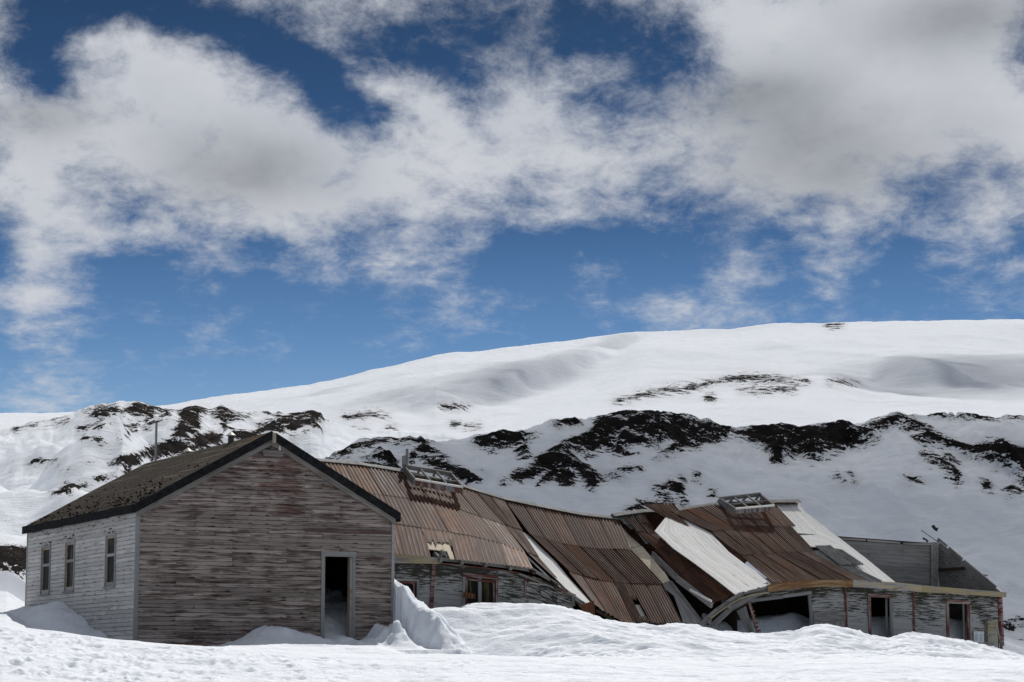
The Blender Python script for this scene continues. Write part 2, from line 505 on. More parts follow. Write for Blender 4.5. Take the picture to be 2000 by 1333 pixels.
def m_rust(name, rust_amt=0.5, tint=(1, 1, 1)):
    """corrugated iron: rust in streaks down the sheet (UV y), zinc and whitish wash in patches, sun glints painted on the crests"""
    m, N = mat_new(name)
    P, UV = coords(N)
    r = rnd(N)
    off = N.n('ShaderNodeCombineXYZ', {'X': N.m('MULTIPLY', r, 23.0), 'Y': N.m('MULTIPLY', r, 57.0)})
    U = N.vm('ADD', UV, off)
    st = N.noise(N.sc(U, 9, 0.8, 1), 1.0, 6, 0.62, 0.3)
    bl = N.noise(N.sc(U, 2.2, 0.9, 1), 1.0, 6, 0.6, 0.5)
    fine_ = N.noise(N.sc(U, 40, 9, 1), 1.0, 4, 0.6)
    dark = tuple(a * b for a, b in zip((0.070, 0.036, 0.024), tint))
    mid = tuple(a * b for a, b in zip((0.155, 0.078, 0.047), tint))
    org = tuple(a * b for a, b in zip((0.22, 0.085, 0.030), tint))
    c = N.mix(N.step(st, 0.38, 0.62), dark, mid)
    c = N.mix(N.m('MULTIPLY', N.step(N.m('ADD', bl, N.m('MULTIPLY', N.m('SUBTRACT', r, 0.5), 0.18)), 0.53, 0.69), 0.5), c, org)
    pale = N.step(N.m('ADD', N.noise(N.sc(U, 5.0, 0.55, 1), 1.0, 6, 0.65), N.m('MULTIPLY', N.m('SUBTRACT', r, 0.5), 0.16)),
                  0.52 + 0.2 * (rust_amt - 0.5), 0.74 + 0.2 * (rust_amt - 0.5))
    c = N.mix(N.m('MULTIPLY', pale, N.step(fine_, 0.35, 0.65, 0.35, 0.75)), c, (0.24, 0.195, 0.17))
    c = N.mix(1.0, c, N.n('ShaderNodeCombineColor', {0: N.m('ADD', 0.72, N.m('MULTIPLY', r, 0.60)), 1: N.m('ADD', 0.74, N.m('MULTIPLY', r, 0.56)),
                                                    2: N.m('ADD', 0.82, N.m('MULTIPLY', r, 0.38))}), 'MULTIPLY')
    crest = N.n('ShaderNodeAttribute', attribute_name='crest', out='Fac')       # sun glints along the crests, painted as pale zinc
    crest_glint = N.m('MULTIPLY', N.step(crest, 0.1, 0.9), N.step(N.noise(N.sc(U, 3.2, 0.7, 1), 1.0, 7, 0.68), 0.30 + 0.3 * rust_amt, 0.58 + 0.3 * rust_amt, 0.12, 0.85))
    c = N.mix(crest_glint, c, tuple(a * b for a, b in zip((0.37, 0.33, 0.305), tint)))
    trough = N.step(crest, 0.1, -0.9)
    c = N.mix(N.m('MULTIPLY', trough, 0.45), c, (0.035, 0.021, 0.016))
    finish(N, c, 0.75, fine_, 0.25, 0.003, 0.12)
    return m


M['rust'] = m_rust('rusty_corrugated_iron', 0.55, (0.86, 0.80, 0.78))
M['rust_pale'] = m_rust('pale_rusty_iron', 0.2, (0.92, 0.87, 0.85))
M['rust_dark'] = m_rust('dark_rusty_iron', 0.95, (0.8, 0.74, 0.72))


def m_simple(name, col, col2, scale=6.0, rough=0.6, metal=0.0, spec=0.4, bstr=0.2):
    m, N = mat_new(name)
    P, UV = coords(N)
    n = N.noise(P, scale, 7, 0.62, 0.4)
    c = N.mix(N.step(n, 0.35, 0.68), col, col2)
    finish(N, c, rough, n, bstr, 0.01, spec, metal)
    return m


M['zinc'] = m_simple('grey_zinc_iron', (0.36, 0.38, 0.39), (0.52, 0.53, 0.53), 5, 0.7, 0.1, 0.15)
M['zinc_dark'] = m_simple('weathered_shaded_zinc_iron', (0.13, 0.14, 0.145), (0.24, 0.23, 0.22), 5, 0.75, 0.1, 0.1)
M['felt'] = m_simple('black_felt', (0.010, 0.010, 0.011), (0.022, 0.022, 0.024), 9, 0.9, 0.0, 0.03)
M['barge'] = m_board('weathered_barge', (0.20, 0.185, 0.175), (0.09, 0.078, 0.07), (0.04, 0.032, 0.028), (0.42, 0.60), None, 0.6)
M['pipe'] = m_simple('dark_pipe', (0.03, 0.028, 0.027), (0.07, 0.05, 0.04), 9, 0.6)
M['steel'] = m_simple('galvanised_pipe', (0.22, 0.22, 0.22), (0.34, 0.33, 0.32), 7, 0.5, 0.3)
M['cap'] = m_simple('pale_cowl_metal', (0.42, 0.42, 0.41), (0.56, 0.55, 0.53), 7, 0.5, 0.2)
M['china'] = m_simple('white_porcelain', (0.72, 0.70, 0.66), (0.80, 0.78, 0.74), 5, 0.25)
M['brick'] = m_simple('red_brick', (0.20, 0.075, 0.05), (0.30, 0.13, 0.09), 12, 0.9)
M['rubble'] = m_simple('grey_rubble', (0.10, 0.095, 0.09), (0.24, 0.23, 0.21), 14, 0.9)
M['board_back_shade'] = m_simple('sign_backing_shade', (0.06, 0.055, 0.05), (0.12, 0.11, 0.10), 12, 0.8)
M['sign_yellow'] = m_simple('weathered_yellow_sign', (0.40, 0.33, 0.17), (0.30, 0.29, 0.25), 7, 0.8)
M['sign_grey'] = m_simple('weathered_grey_sign', (0.26, 0.26, 0.25), (0.34, 0.30, 0.18), 6, 0.8)
M['sign_white'] = m_simple('white_notice', (0.60, 0.64, 0.68), (0.66, 0.69, 0.72), 4, 0.5)
M['ink'] = m_simple('blue_grey_ink', (0.16, 0.20, 0.28), (0.20, 0.24, 0.32), 8, 0.7)
M['letter'] = m_simple('faded_dark_lettering', (0.07, 0.065, 0.06), (0.12, 0.11, 0.09), 20, 0.8)
M['letter_green'] = m_simple('faded_green_lettering', (0.05, 0.075, 0.055), (0.10, 0.11, 0.08), 20, 0.8)
M['moss'] = m_simple('dark_moss', (0.014, 0.013, 0.010), (0.035, 0.030, 0.018), 12, 0.95, 0.0, 0.02)
M['rock'] = m_simple('black_rock', (0.014, 0.013, 0.013), (0.04, 0.035, 0.032), 3, 0.9)


def m_roof_felt():
    m, N = mat_new('gravelly_roof_felt')
    P, UV = coords(N)
    g = N.noise(P, 16.0, 6, 0.7)
    ln = N.noise(N.sc(UV, 0.25, 9.0, 1), 1.0, 5, 0.6)
    c = N.mix(N.step(g, 0.35, 0.68), (0.026, 0.022, 0.019), (0.082, 0.068, 0.055))
    c = N.mix(N.m('MULTIPLY', N.step(ln, 0.56, 0.64), 0.75), c, (0.20, 0.175, 0.145))
    sp = N.t.nodes.new('ShaderNodeSeparateXYZ')
    N.t.links.new(P, sp.inputs[0])
    up = N.step(sp.outputs[2], 4.2, 5.0)
    fr = N.step(sp.outputs[1], 3.4, 0.2)
    lich = N.step(N.m('ADD', N.noise(P, 5.0, 6, 0.7), N.m('MULTIPLY', N.m('MULTIPLY', up, fr), 0.26)), 0.70, 0.80)
    c = N.mix(N.m('MULTIPLY', lich, 0.8), c, (0.15, 0.095, 0.022))
    low = N.step(sp.outputs[2], 4.1, 3.2)
    moss = N.step(N.m('ADD', N.noise(P, 7.5, 4, 0.6), N.m('MULTIPLY', low, 0.11)), 0.63, 0.69)
    c = N.mix(moss, c, (0.014, 0.013, 0.010))
    h = N.m('ADD', g, N.m('ADD', N.m('MULTIPLY', ln, 0.4), N.m('MULTIPLY', moss, 0.9)))
    finish(N, c, 0.95, h, 1.0, 0.05, 0.03)
    return m


M['roof_felt'] = m_roof_felt()


def m_glass():
    m, N = mat_new('dusty_glass')
    P, UV = coords(N)
    n = N.noise(N.sc(P, 6, 6, 0.8), 1.0, 4, 0.6)
    c = N.mix(N.step(n, 0.54, 0.66), (0.012, 0.012, 0.012), (0.09, 0.07, 0.025))
    finish(N, c, 0.5, None, spec=0.04)
    return m


M['glass'] = m_glass()


# ------------------------------------------------------------------ noise for the terrain
def _hash(ix, iy, seed):
    h = (ix.astype(np.int64) * 374761393 + iy.astype(np.int64) * 668265263 + seed * 1442695041) & 0xFFFFFFFF
    h = ((h ^ (h >> 13)) * 1274126177) & 0xFFFFFFFF
    return ((h ^ (h >> 16)) & 0xFFFFFF) / float(0xFFFFFF)


def vnoise(x, y, seed=0):
    ix, iy = np.floor(x), np.floor(y)
    fx, fy = x - ix, y - iy
    fx, fy = fx * fx * (3 - 2 * fx), fy * fy * (3 - 2 * fy)
    a, b = _hash(ix, iy, seed), _hash(ix + 1, iy, seed)
    c, d = _hash(ix, iy + 1, seed), _hash(ix + 1, iy + 1, seed)
    return (a + (b - a) * fx) * (1 - fy) + (c + (d - c) * fx) * fy - 0.5


def fbm(x, y, octv=5, seed=0, gain=0.5):
    s, a = 0, 1.0
    for i in range(octv):
        s = s + a * vnoise(x, y, seed + i * 17)
        x, y, a = x * 2.03 + 11.3, y * 2.03 + 5.7, a * gain
    return s


def sstep(a, b, x):
    t = np.clip((x - a) / (b - a), 0, 1)
    return t * t * (3 - 2 * t)


def project(X, Y, Z):
    cy, sy = math.cos(PITCH), math.sin(PITCH)
    fw = Y * cy + (Z - 1.6) * sy
    up = -Y * sy + (Z - 1.6) * cy
    return 1000 + F * X / fw, 666.5 - F * up / fw


def poly_sd(px, py, polys):
    """largest signed distance (inside positive) to any polygon"""
    best = np.full(px.shape, -400.0)
    for poly in polys:
        q = np.array(poly, dtype=float)
        x0, y0, x1, y1 = q[:, 0].min() - 60, q[:, 1].min() - 60, q[:, 0].max() + 60, q[:, 1].max() + 60
        sel = (px > x0) & (px < x1) & (py > y0) & (py < y1)
        if not sel.any():
            continue
        X, Y = px[sel], py[sel]
        ins = np.zeros(X.shape, bool)
        d2 = np.full(X.shape, 1e12)
        for i in range(len(q)):
            a, b = q[i], q[(i + 1) % len(q)]
            c = ((a[1] > Y) != (b[1] > Y))
            with np.errstate(divide='ignore', invalid='ignore'):
                xi = (b[0] - a[0]) * (Y - a[1]) / (b[1] - a[1] + 1e-12) + a[0]
            ins ^= c & (X < xi)
            e = b - a
            t = np.clip(((X - a[0]) * e[0] + (Y - a[1]) * e[1]) / (e @ e), 0, 1)
            d2 = np.minimum(d2, (X - a[0] - t * e[0]) ** 2 + (Y - a[1] - t * e[1]) ** 2)
        sd_ = np.sqrt(d2) * np.where(ins, 1, -1)
        best[sel] = np.maximum(best[sel], sd_)
    return best


def grid_mesh(name, X, Y, Z, mat, uv=None, attr=None, kind='structure'):
    nr, nc = X.shape
    co = np.stack([X, Y, Z], -1).reshape(-1, 3).astype(np.float32)
    i = np.arange(nr * nc).reshape(nr, nc)
    q = np.stack([i[:-1, :-1], i[:-1, 1:], i[1:, 1:], i[1:, :-1]], -1).reshape(-1, 4)
    me = bpy.data.meshes.new(name)
    me.vertices.add(len(co))
    me.vertices.foreach_set('co', co.ravel())
    me.loops.add(q.size)
    me.loops.foreach_set('vertex_index', q.ravel().astype(np.int32))
    me.polygons.add(len(q))
    me.polygons.foreach_set('loop_start', np.arange(0, q.size, 4, dtype=np.int32))
    me.polygons.foreach_set('loop_total', np.full(len(q), 4, dtype=np.int32))
    me.polygons.foreach_set('use_smooth', np.ones(len(q), bool))
    if uv is not None:
        l = me.uv_layers.new(name='UVMap')
        l.data.foreach_set('uv', np.stack(uv, -1).reshape(-1, 2)[q.ravel()].astype(np.float32).ravel())
    if attr is not None:
        a = me.attributes.new('rock', 'FLOAT', 'POINT')
        a.data.foreach_set('value', attr.ravel().astype(np.float32))
    me.update()
    me.validate()
    me.materials.append(mat)
    o = bpy.data.objects.new(name, me)
    COL.objects.link(o)
    if kind:
        o['kind'] = kind
    return o


def interp(px, knots):
    k = np.array(knots, dtype=float)
    return np.interp(px, k[:, 0], k[:, 1])


def z_of(y, D):
    """height of the point seen at photo row y at distance D (near the view axis)"""
    ang = PITCH + np.arctan((666.5 - y) / F)
    return 1.6 + D * np.tan(ang)


def offs(pts, s, ox, oy):
    return [(ox + x / s, oy + y / s) for x, y in pts]


# ------------------------------------------------------------------ frames of the two buildings
TH = R(27.3)
E1 = Vector((math.cos(TH), math.sin(TH), 0))
E2 = Vector((-math.sin(TH), math.cos(TH), 0))
UPV = Vector((0, 0, 1))
A0 = at_Y(264, 1252, 52.0)
A0.z = 2.2
B0 = at_Y(767, 1200, 59.5)
B0.z = 2.4


class Frame:
    def __init__(self, o):
        self.o = o

    def loc(self, p):
        d = p - self.o
        return Vector((d.dot(E1), d.dot(E2), d.z))

    def on_w(self, px, py, w=0.0):
        return self.loc(on_plane(px, py, self.o + E2 * w, E2))

    def on_u(self, px, py, u=0.0):
        return self.loc(on_plane(px, py, self.o + E1 * u, E1))


FA, FB = Frame(A0), Frame(B0)
A_W = FA.on_w(767, 1130).x
A_L = FA.on_u(54, 1110).y

# ------------------------------------------------------------------ terrain: far mountain, left hills, middle hill
def hill(name, D0, D1, ridge, base, mat, polys, cols, nrow, power, amp, wl, seed, jag=0.0, uvs=1.0, back=1.6, extra=None, rl=0.42):
    """a hill from its foot at distance D0 to its crest at D1 (ridge and base give photo rows), with a back slope"""
    yr, yb = interp(cols, ridge), interp(cols, base)
    zr, zb = z_of(yr, D1), z_of(yb, D0)
    v = np.concatenate([np.linspace(0, 1, nrow) ** 0.85, 1 + np.linspace(0.04, 1, 14) ** 1.5])
    V, PX = np.meshgrid(v, cols, indexing='ij')
    front = np.minimum(V, 1)
    beh = np.maximum(V - 1, 0)
    D = D0 + (D1 - D0) * front + (D1 * (back - 1)) * beh
    prof = (0.35 * front + 0.65 * front ** power)
    Z = zb + (zr - zb) * prof - (zr - zb) * 0.9 * beh ** 1.3
    X = (PX - 1000) / F * D
    lat = (PX - 1000) / F * D1
    n = fbm(X / wl, D / (wl * 1.9), 6, seed, 0.52)
    rn = np.abs(fbm(X / (wl * .55) + D / (wl * 2.6), D / (wl * 2.4), 4, seed + 5))
    env = np.sin(np.pi * np.clip(front, 0, 1)) ** 0.6 * (1 - beh) * sstep(0.0, 0.42, front)
    Z = Z + amp * env * (n * 1.5 - rn * 0.8)
    if jag:
        Z = Z + jag * fbm(lat / (wl * 0.12), front * 9, 5, seed + 9, 0.6) * sstep(0.55, 1.0, front) * (1 - beh)
    if extra is not None:
        Z = extra(X, D, Z, PX)
    sx, sy = project(X, D, Z)
    rock = poly_sd(sx, sy, polys) if polys else np.full(X.shape, -400.0)
    Z = Z + sstep(-10, 26, rock) * amp * rl * (0.8 * fbm(X / (wl * .22), D / (wl * .4), 5, seed + 21, 0.62) + 0.30) * (1 - beh)
    return grid_mesh(name, X, D, Z, mat, uv=(lat * uvs, (D * 0.35 + Z) * uvs), attr=rock)


cols_in = np.arange(-60, 2061, 2.3)
cols_out_l = np.linspace(-2600, -62, 90)
cols_out_r = np.linspace(2063, 4600, 90)
COLS = np.concatenate([cols_out_l, cols_in, cols_out_r])

P3 = lambda pts: offs(pts, 2.5, 1200, 600)
P2 = lambda pts: offs(pts, 2.857, 600, 600)
P1 = lambda pts: offs(pts, 2.857, 0, 600)

far_ridge = [(-2600, 818), (-200, 812), (0, 808), (150, 805), (320, 792), (420, 775), (600, 752), (730, 722), (850, 693), (960, 683),
             (1060, 672), (1150, 660), (1250, 648), (1350, 645), (1440, 641), (1510, 632), (1700, 629), (1850, 627), (2000, 623),
             (2500, 625), (3200, 690), (4600, 790)]
far_base = [(-2600, 1000), (400, 1000), (4600, 1010)]
far_polys = [P3([(0, 460), (180, 412), (400, 378), (560, 346), (700, 336), (830, 346), (940, 366), (760, 366), (560, 362), (400, 398),
                 (200, 428)]),
             P3([(610, 404), (800, 395), (880, 405), (700, 410)]), P3([(450, 438), (480, 436), (475, 446)]),
             P3([(1050, 366), (1190, 369), (1190, 374), (1100, 371)]),
             P2([(210, 610), (300, 600), (380, 588), (450, 600), (380, 612), (280, 620)]), P2([(750, 562), (850, 555), (900, 560), (800, 565)]),
             P2([(440, 680), (465, 668), (495, 682)]), P2([(260, 695), (335, 695), (320, 703)]), P2([(815, 650), (850, 650), (835, 655)]),
             P2([(885, 662), (960, 660), (940, 668)]),
             P3([(1040, 85), (1110, 84), (1090, 93)])]


def far_extra(X, D, Z, PX):
    sx, sy = project(X, D, Z)
    # a long gully shaped in for the dark shadow streak down the mountain face
    gy = interp(sx.ravel(), [(700, 785), (800, 772), (900, 764), (1000, 742), (1080, 712), (1150, 688), (1220, 660), (1300, 640)]).reshape(sx.shape)
    d = (sy - gy)
    g = -16 * sstep(-9, 11, d + 8 * fbm(X / 150, D / 260, 4, 71)) * sstep(22 * 5, 25, d) * sstep(700, 840, sx) * sstep(1280, 1150, sx)
    g2 = -14 * sstep(-10, 16, sy - interp(sx.ravel(), [(1560, 740), (1700, 715), (1860, 720), (2100, 700)]).reshape(sx.shape)) \
        * sstep(120, 30, sy - 715) * sstep(1560, 1720, sx)
    return Z + g + g2


M['far_hill'] = m_hill('far_snow_slope', 0.10, 9.0, bdist=7.0)
MOUNTAIN = hill('mountain', 640, 3500, far_ridge, far_base, M['far_hill'], far_polys, COLS, 210, 1.15, 15, 360, 3, jag=2.0, rl=0.2, back=1.4, extra=far_extra)

left_ridge = [(-2600, 850), (-300, 845), (0, 838), (30, 832), (100, 822), (160, 803), (220, 795), (245, 792), (265, 786), (285, 793),
              (310, 798), (340, 801), (360, 795), (380, 791), (405, 799), (430, 794), (460, 800), (520, 806), (560, 808), (580, 804), (605, 801), (625, 806),
              (632, 822), (700, 836), (760, 842), (850, 850), (950, 870), (1100, 900), (1400, 1040), (4600, 1250)]
left_base = [(-2600, 1215), (60, 1205), (450, 1210), (800, 1400), (4600, 1400)]
left_polys = [P1([(465, 585), (560, 562), (640, 556), (690, 570), (760, 528), (830, 552), (965, 578), (940, 600), (870, 610), (850, 640), (800, 610),
                  (700, 585), (600, 590)]),
              P1([(990, 580), (1080, 543), (1155, 580), (1110, 630), (1130, 680), (1000, 735), (940, 735), (990, 655)]),
              P1([(1180, 590), (1250, 553), (1300, 590), (1390, 612), (1350, 620), (1240, 622)]), P1([(1235, 655), (1280, 640), (1250, 695)]),
              P1([(1400, 692), (1500, 640), (1600, 598), (1720, 575), (1790, 592), (1805, 630), (1700, 665), (1650, 710), (1560, 705), (1430, 720)]),
              P1([(1620, 720), (1770, 650), (1790, 690), (1720, 700), (1640, 745)]),
              P1([(290, 1052), (400, 990), (480, 972), (580, 940), (720, 915), (735, 932), (620, 950), (560, 975), (430, 1008)]),
              P1([(560, 895), (640, 860), (760, 815), (850, 780), (940, 742), (1060, 718), (1180, 688), (1240, 712), (1230, 770), (1100, 800), (980, 835),
                  (900, 832), (800, 850), (700, 885), (760, 850), (660, 885)]),
              P1([(1290, 690), (1440, 680), (1500, 720), (1400, 760), (1290, 740)]),
              P1([(340, 915), (440, 880), (560, 860), (600, 855), (480, 885)]), P1([(470, 732), (560, 742), (578, 775), (530, 782)]),
              P1([(640, 690), (662, 685), (668, 740), (645, 742)]), P1([(690, 680), (745, 680), (730, 730), (700, 720)]),
              P1([(690, 650), (770, 655), (760, 680), (720, 670)]), P1([(820, 640), (905, 612), (890, 650), (800, 680)]),
              P1([(300, 636), (375, 625), (340, 640)]), P1([(60, 672), (110, 660), (90, 680)]), P1([(130, 660), (250, 638), (180, 655)]),
              P1([(170, 870), (290, 850), (340, 858), (240, 870)]), P1([(440, 678), (560, 650), (640, 655), (500, 675)]),
              P1([(1100, 545), (1200, 538), (1330, 545), (1200, 552)]), P1([(1400, 570), (1500, 568), (1580, 585), (1560, 600), (1500, 580)]),
              P1([(1830, 612), (1880, 605), (1990, 600), (1990, 615), (1900, 620)]),
              [(-1400, 1066), (-200, 1066), (56, 1070), (140, 1072), (140, 1132), (-60, 1130), (-1400, 1130)]]


def left_extra(X, D, Z, PX):
    # a snow cone and rounded shoulders in front of the rocky crest
    def bump(px, d, h, rx, rd):
        x0 = (px - 1000) / F * d
        return h * np.exp(-((X - x0) / rx) ** 2 - ((D - d) / rd) ** 2)
    Z = Z + bump(225, 360, 5, 10, 45) + bump(330, 420, 3, 6, 30) + bump(120, 440, 2.5, 9, 40) + bump(430, 410, 3.5, 7, 30) + bump(570, 440, 3, 8, 40)
    Z = Z + bump(40, 300, 3, 12, 30) - bump(290, 340, 4, 9, 30) - bump(150, 330, 3, 7, 40)
    return Z


M['left_hill'] = m_hill('left_snow_slope', 0.32, 9.0, (0.0155, 0.0145, 0.0140), bdist=1.2)
hill('snowy_hill', 92, 520, left_ridge, left_base, M['left_hill'], left_polys, COLS, 200, 1.9, 12.0, 50, 11, jag=1.0, rl=0.12, back=1.25, extra=left_extra)

mid_ridge = [(-2600, 1290), (0, 1290), (150, 1260), (260, 1130), (400, 1010), (500, 962), (560, 925), (640, 893), (700, 862), (760, 855), (800, 853), (840, 860), (900, 861),
             (960, 855), (1000, 846), (1060, 831), (1110, 818), (1150, 811), (1190, 808), (1220, 805), (1260, 803), (1300, 801), (1345, 807), (1400, 822), (1440, 835),
             (1480, 837), (1520, 829), (1560, 834), (1600, 828), (1650, 833), (1680, 834), (1720, 822), (1755, 811), (1790, 815), (1850, 812),
             (2000, 811), (2300, 800), (3000, 860), (4600, 1000)]
mid_base = [(-2600, 1300), (100, 1295), (600, 1190), (1900, 1275), (1960, 1300), (4600, 1300)]
mid_polys = [P2([(60, 850), (200, 800), (340, 735), (480, 730), (600, 716), (695, 745), (600, 747), (480, 750), (380, 765), (330, 778), (210, 822)]),
             P2([(400, 800), (490, 850), (520, 900), (480, 915), (300, 880), (370, 820)]),
             P2([(600, 716), (650, 740), (690, 790), (750, 820), (780, 845), (700, 855), (640, 835), (570, 860), (585, 810), (630, 790)]),
             P2([(655, 890), (740, 848), (800, 870), (870, 900), (985, 962), (950, 1005), (870, 985), (800, 955), (700, 905)]),
             P2([(925, 740), (1000, 735), (1090, 698), (1160, 712), (1270, 718), (1190, 760), (1040, 790), (940, 762)]),
             P2([(1385, 660), (1440, 632), (1500, 618), (1512, 650), (1400, 672)]), P2([(1170, 800), (1230, 790), (1240, 830), (1180, 830)]),
             P2([(1090, 975), (1250, 870), (1440, 760), (1590, 690), (1620, 620), (1680, 595), (1800, 585), (1900, 575), (2000, 570), (2000, 700), (1900, 760),
                 (1820, 800), (1760, 740), (1700, 790), (1650, 790), (1540, 855), (1480, 830), (1640, 960), (1590, 1008), (1520, 950), (1440, 985), (1380, 950),
                 (1290, 985), (1330, 920), (1200, 970)]),
             P2([(1680, 920), (1740, 908), (1860, 905), (1760, 930)]),
             P3([(0, 515), (130, 508), (260, 498), (330, 512), (420, 542), (560, 592), (540, 640), (420, 672), (330, 700), (210, 742), (300, 650), (180, 690),
                 (80, 700), (0, 720)]),
             P3([(585, 615), (700, 585), (750, 578), (820, 568), (900, 600), (960, 590), (1050, 568), (1170, 590), (1260, 600), (1300, 632), (1180, 680),
                 (1060, 722), (970, 752), (900, 722), (800, 762), (740, 692), (640, 642)]),
             P3([(1190, 592), (1300, 560), (1390, 527), (1440, 550), (1540, 592), (1400, 590), (1300, 622)]),
             P3([(1475, 632), (1540, 608), (1620, 648), (1760, 690), (1880, 655), (2020, 700), (2020, 860), (1940, 820), (1880, 790), (1800, 762), (1700, 722),
                 (1600, 672), (1520, 662)]),
             P3([(1505, 708), (1600, 738), (1640, 720), (1690, 795), (1675, 855), (1610, 792), (1530, 742)]),
             P3([(1640, 502), (1750, 463), (1830, 490), (1960, 452), (2030, 450), (2030, 480), (1860, 505), (1740, 512)]),
             P3([(1460, 535), (1600, 530), (2000, 530), (2000, 537), (1600, 537)]),
             P3([(195, 880), (250, 875), (240, 895)]), P3([(215, 905), (270, 905), (260, 930), (225, 925)]), P3([(265, 860), (330, 870), (345, 935), (290, 900)]),
             P3([(50, 1010), (130, 960), (250, 948), (350, 968), (250, 975), (140, 985)]), P3([(1415, 845), (1450, 835), (1495, 855), (1440, 860)]),
             P3([(1905, 895), (1940, 885), (1975, 905), (1920, 912)]), P3([(320, 818), (338, 818), (342, 850), (328, 845)]),
             P3([(388, 818), (412, 818), (410, 843), (392, 840)]), P3([(472, 902), (490, 902), (490, 922), (476, 922)]),
             P3([(1085, 822), (1095, 820), (1130, 855), (1122, 858)]), P3([(1140, 825), (1150, 822), (1182, 852), (1172, 858)]),
             P3([(1790, 848), (1830, 850), (1840, 890), (1810, 880)]),
             [(1940, 1215), (2100, 1219), (2400, 1217), (2400, 1240), (2100, 1238), (2012, 1233), (1992, 1227), (1940, 1229)],
             [(1940, 1251), (1975, 1255), (2400, 1258), (2400, 1262), (1940, 1258)]]
M['mid_hill'] = m_hill('near_snow_slope', 1.0, 11.0, bdist=0.45)
hill('snowy_hill', 86, 160, mid_ridge, mid_base, M['mid_hill'], mid_polys, COLS, 260, 1.6, 2.9, 20, 23, jag=0.5, rl=0.6, back=1.5)

# ------------------------------------------------------------------ an unseen cloud added above the view to shade the near hills
def m_cloud(name, dens):
    m, N = mat_new(name)
    v = N.n('ShaderNodeVolumeScatter', {'Color': (0.98, 0.985, 1.0, 1), 'Density': dens, 'Anisotropy': 0.6})
    N.n('ShaderNodeOutputMaterial', {'Volume': v})
    return m


M['cloud'] = m_cloud('shade_cloud_vapour', 0.034)
M['thin_shade_cloud'] = m_cloud('thin_shade_cloud_vapour', 0.0042)


def cloud(cx, cy, cz, rx, ry, rz, seed, mat=None):
    th = np.linspace(0, np.pi, 18)
    ph = np.linspace(0, 2 * np.pi, 31)[:-1]
    vs, fs = [], []
    for i, t in enumerate(th):
        for p in ph:
            d = np.array([math.sin(t) * math.cos(p), math.sin(t) * math.sin(p), math.cos(t)])
            q = np.array([d[0] * 2.2 + d[2], d[1] * 2.2 + d[2] * .7])
            k_ = 1 + 0.55 * float(fbm(q[0:1] + seed, q[1:2] + 3 * seed, 5, seed)[0])
            vs.append((cx + d[0] * rx * k_, cy + d[1] * ry * k_, cz + d[2] * rz * k_ * (0.6 if d[2] < 0 else 1.2)))
    n = len(ph)
    for i in range(len(th) - 1):
        for j in range(n):
            fs.append((i * n + j, (i + 1) * n + j, (i + 1) * n + (j + 1) % n, i * n + (j + 1) % n))
    mb = MB()
    mb.add(vs, fs)
    o = mb.build('cloud', mat or M['cloud'], None, smooth=True)
    o['kind'] = 'structure'
    return o


def shade_from(x, y, z, h):
    d = (h - z) / SUNV.z
    return x + SUNV.x * d, y + SUNV.y * d, h


cloud(*shade_from(12, 124, 10, 420), 60, 42, 26, 5)
# thin unseen clouds added to shade the mountain's face and its right shoulder
_mc = np.empty(len(MOUNTAIN.data.vertices) * 3, dtype=np.float32)
MOUNTAIN.data.vertices.foreach_get('co', _mc)
_mc = _mc.reshape(-1, 3)[:210 * len(COLS)]
_mx, _my = project(_mc[:, 0], _mc[:, 1], _mc[:, 2])


def mountain_at(px, py):
    return _mc[np.argmin((_mx - px) ** 2 + (_my - py) ** 2)]


for i, (px_c, py_c, rx_, ry_) in enumerate(((735, 778, 42, 60), (800, 773, 42, 70), (860, 766, 42, 80), (915, 756, 40, 90), (965, 744, 40, 95), (1015, 731, 40, 100), (1065, 716, 40, 110),
                                            (1115, 699, 38, 110), (1165, 681, 36, 110), (1210, 664, 34, 110), (930, 735, 50, 60), (1000, 712, 44, 60),
                                            (1760, 738, 90, 130), (1850, 728, 100, 150), (1950, 722, 110, 150), (1670, 748, 60, 80), (2050, 735, 110, 160), (640, 762, 60, 90))):
    q_ = mountain_at(px_c, py_c)
    cloud(*shade_from(float(q_[0]), float(q_[1]), float(q_[2]), 1750), rx_, ry_, 34, 3 + i * 2, M['thin_shade_cloud'])

# ------------------------------------------------------------------ the snow field in front, with drifts and banks
Ys = np.concatenate([np.arange(4, 36, 1.0), np.arange(36, 49.5, 0.085), np.arange(49.5, 72, 0.10), np.arange(72, 130, 1.4)])
GX = COLS
Yg, PXg = np.meshgrid(Ys, GX, indexing='ij')
Xg = (PXg - 1000) / F * Yg


def facade_Y(px):
    a = (px - 1000) / F
    # along the facade plane through B0 with normal E2
    return (B0.x * E2.x + B0.y * E2.y) / (a * E2.x + E2.y)


crest_y = interp(GX, [(-2600, 1205), (0, 1219), (120, 1232), (220, 1246), (330, 1256), (430, 1262), (560, 1270), (700, 1277), (766, 1280), (900, 1283), (1000, 1286),
                      (1300, 1290), (1500, 1290), (1640, 1287), (1800, 1290), (2000, 1296), (4600, 1300)])
drift_y = interp(GX, [(-2600, 1150), (0, 1180), (300, 1225), (700, 1240), (766, 1200), (830, 1190), (862, 1180), (890, 1171), (915, 1167), (960, 1171), (1010, 1172), (1060, 1172),
                      (1100, 1178), (1135, 1187), (1180, 1204), (1220, 1212), (1260, 1217), (1300, 1216), (1340, 1213), (1375, 1221), (1400, 1229), (1480, 1237),
                      (1545, 1237), (1565, 1229), (1590, 1223), (1610, 1222), (1650, 1230), (1700, 1243), (1728, 1246), (1750, 1238), (1775, 1235), (1800, 1237), (1850, 1247),
                      (1900, 1257), (1950, 1269), (2000, 1283), (2200, 1288), (4600, 1290)])
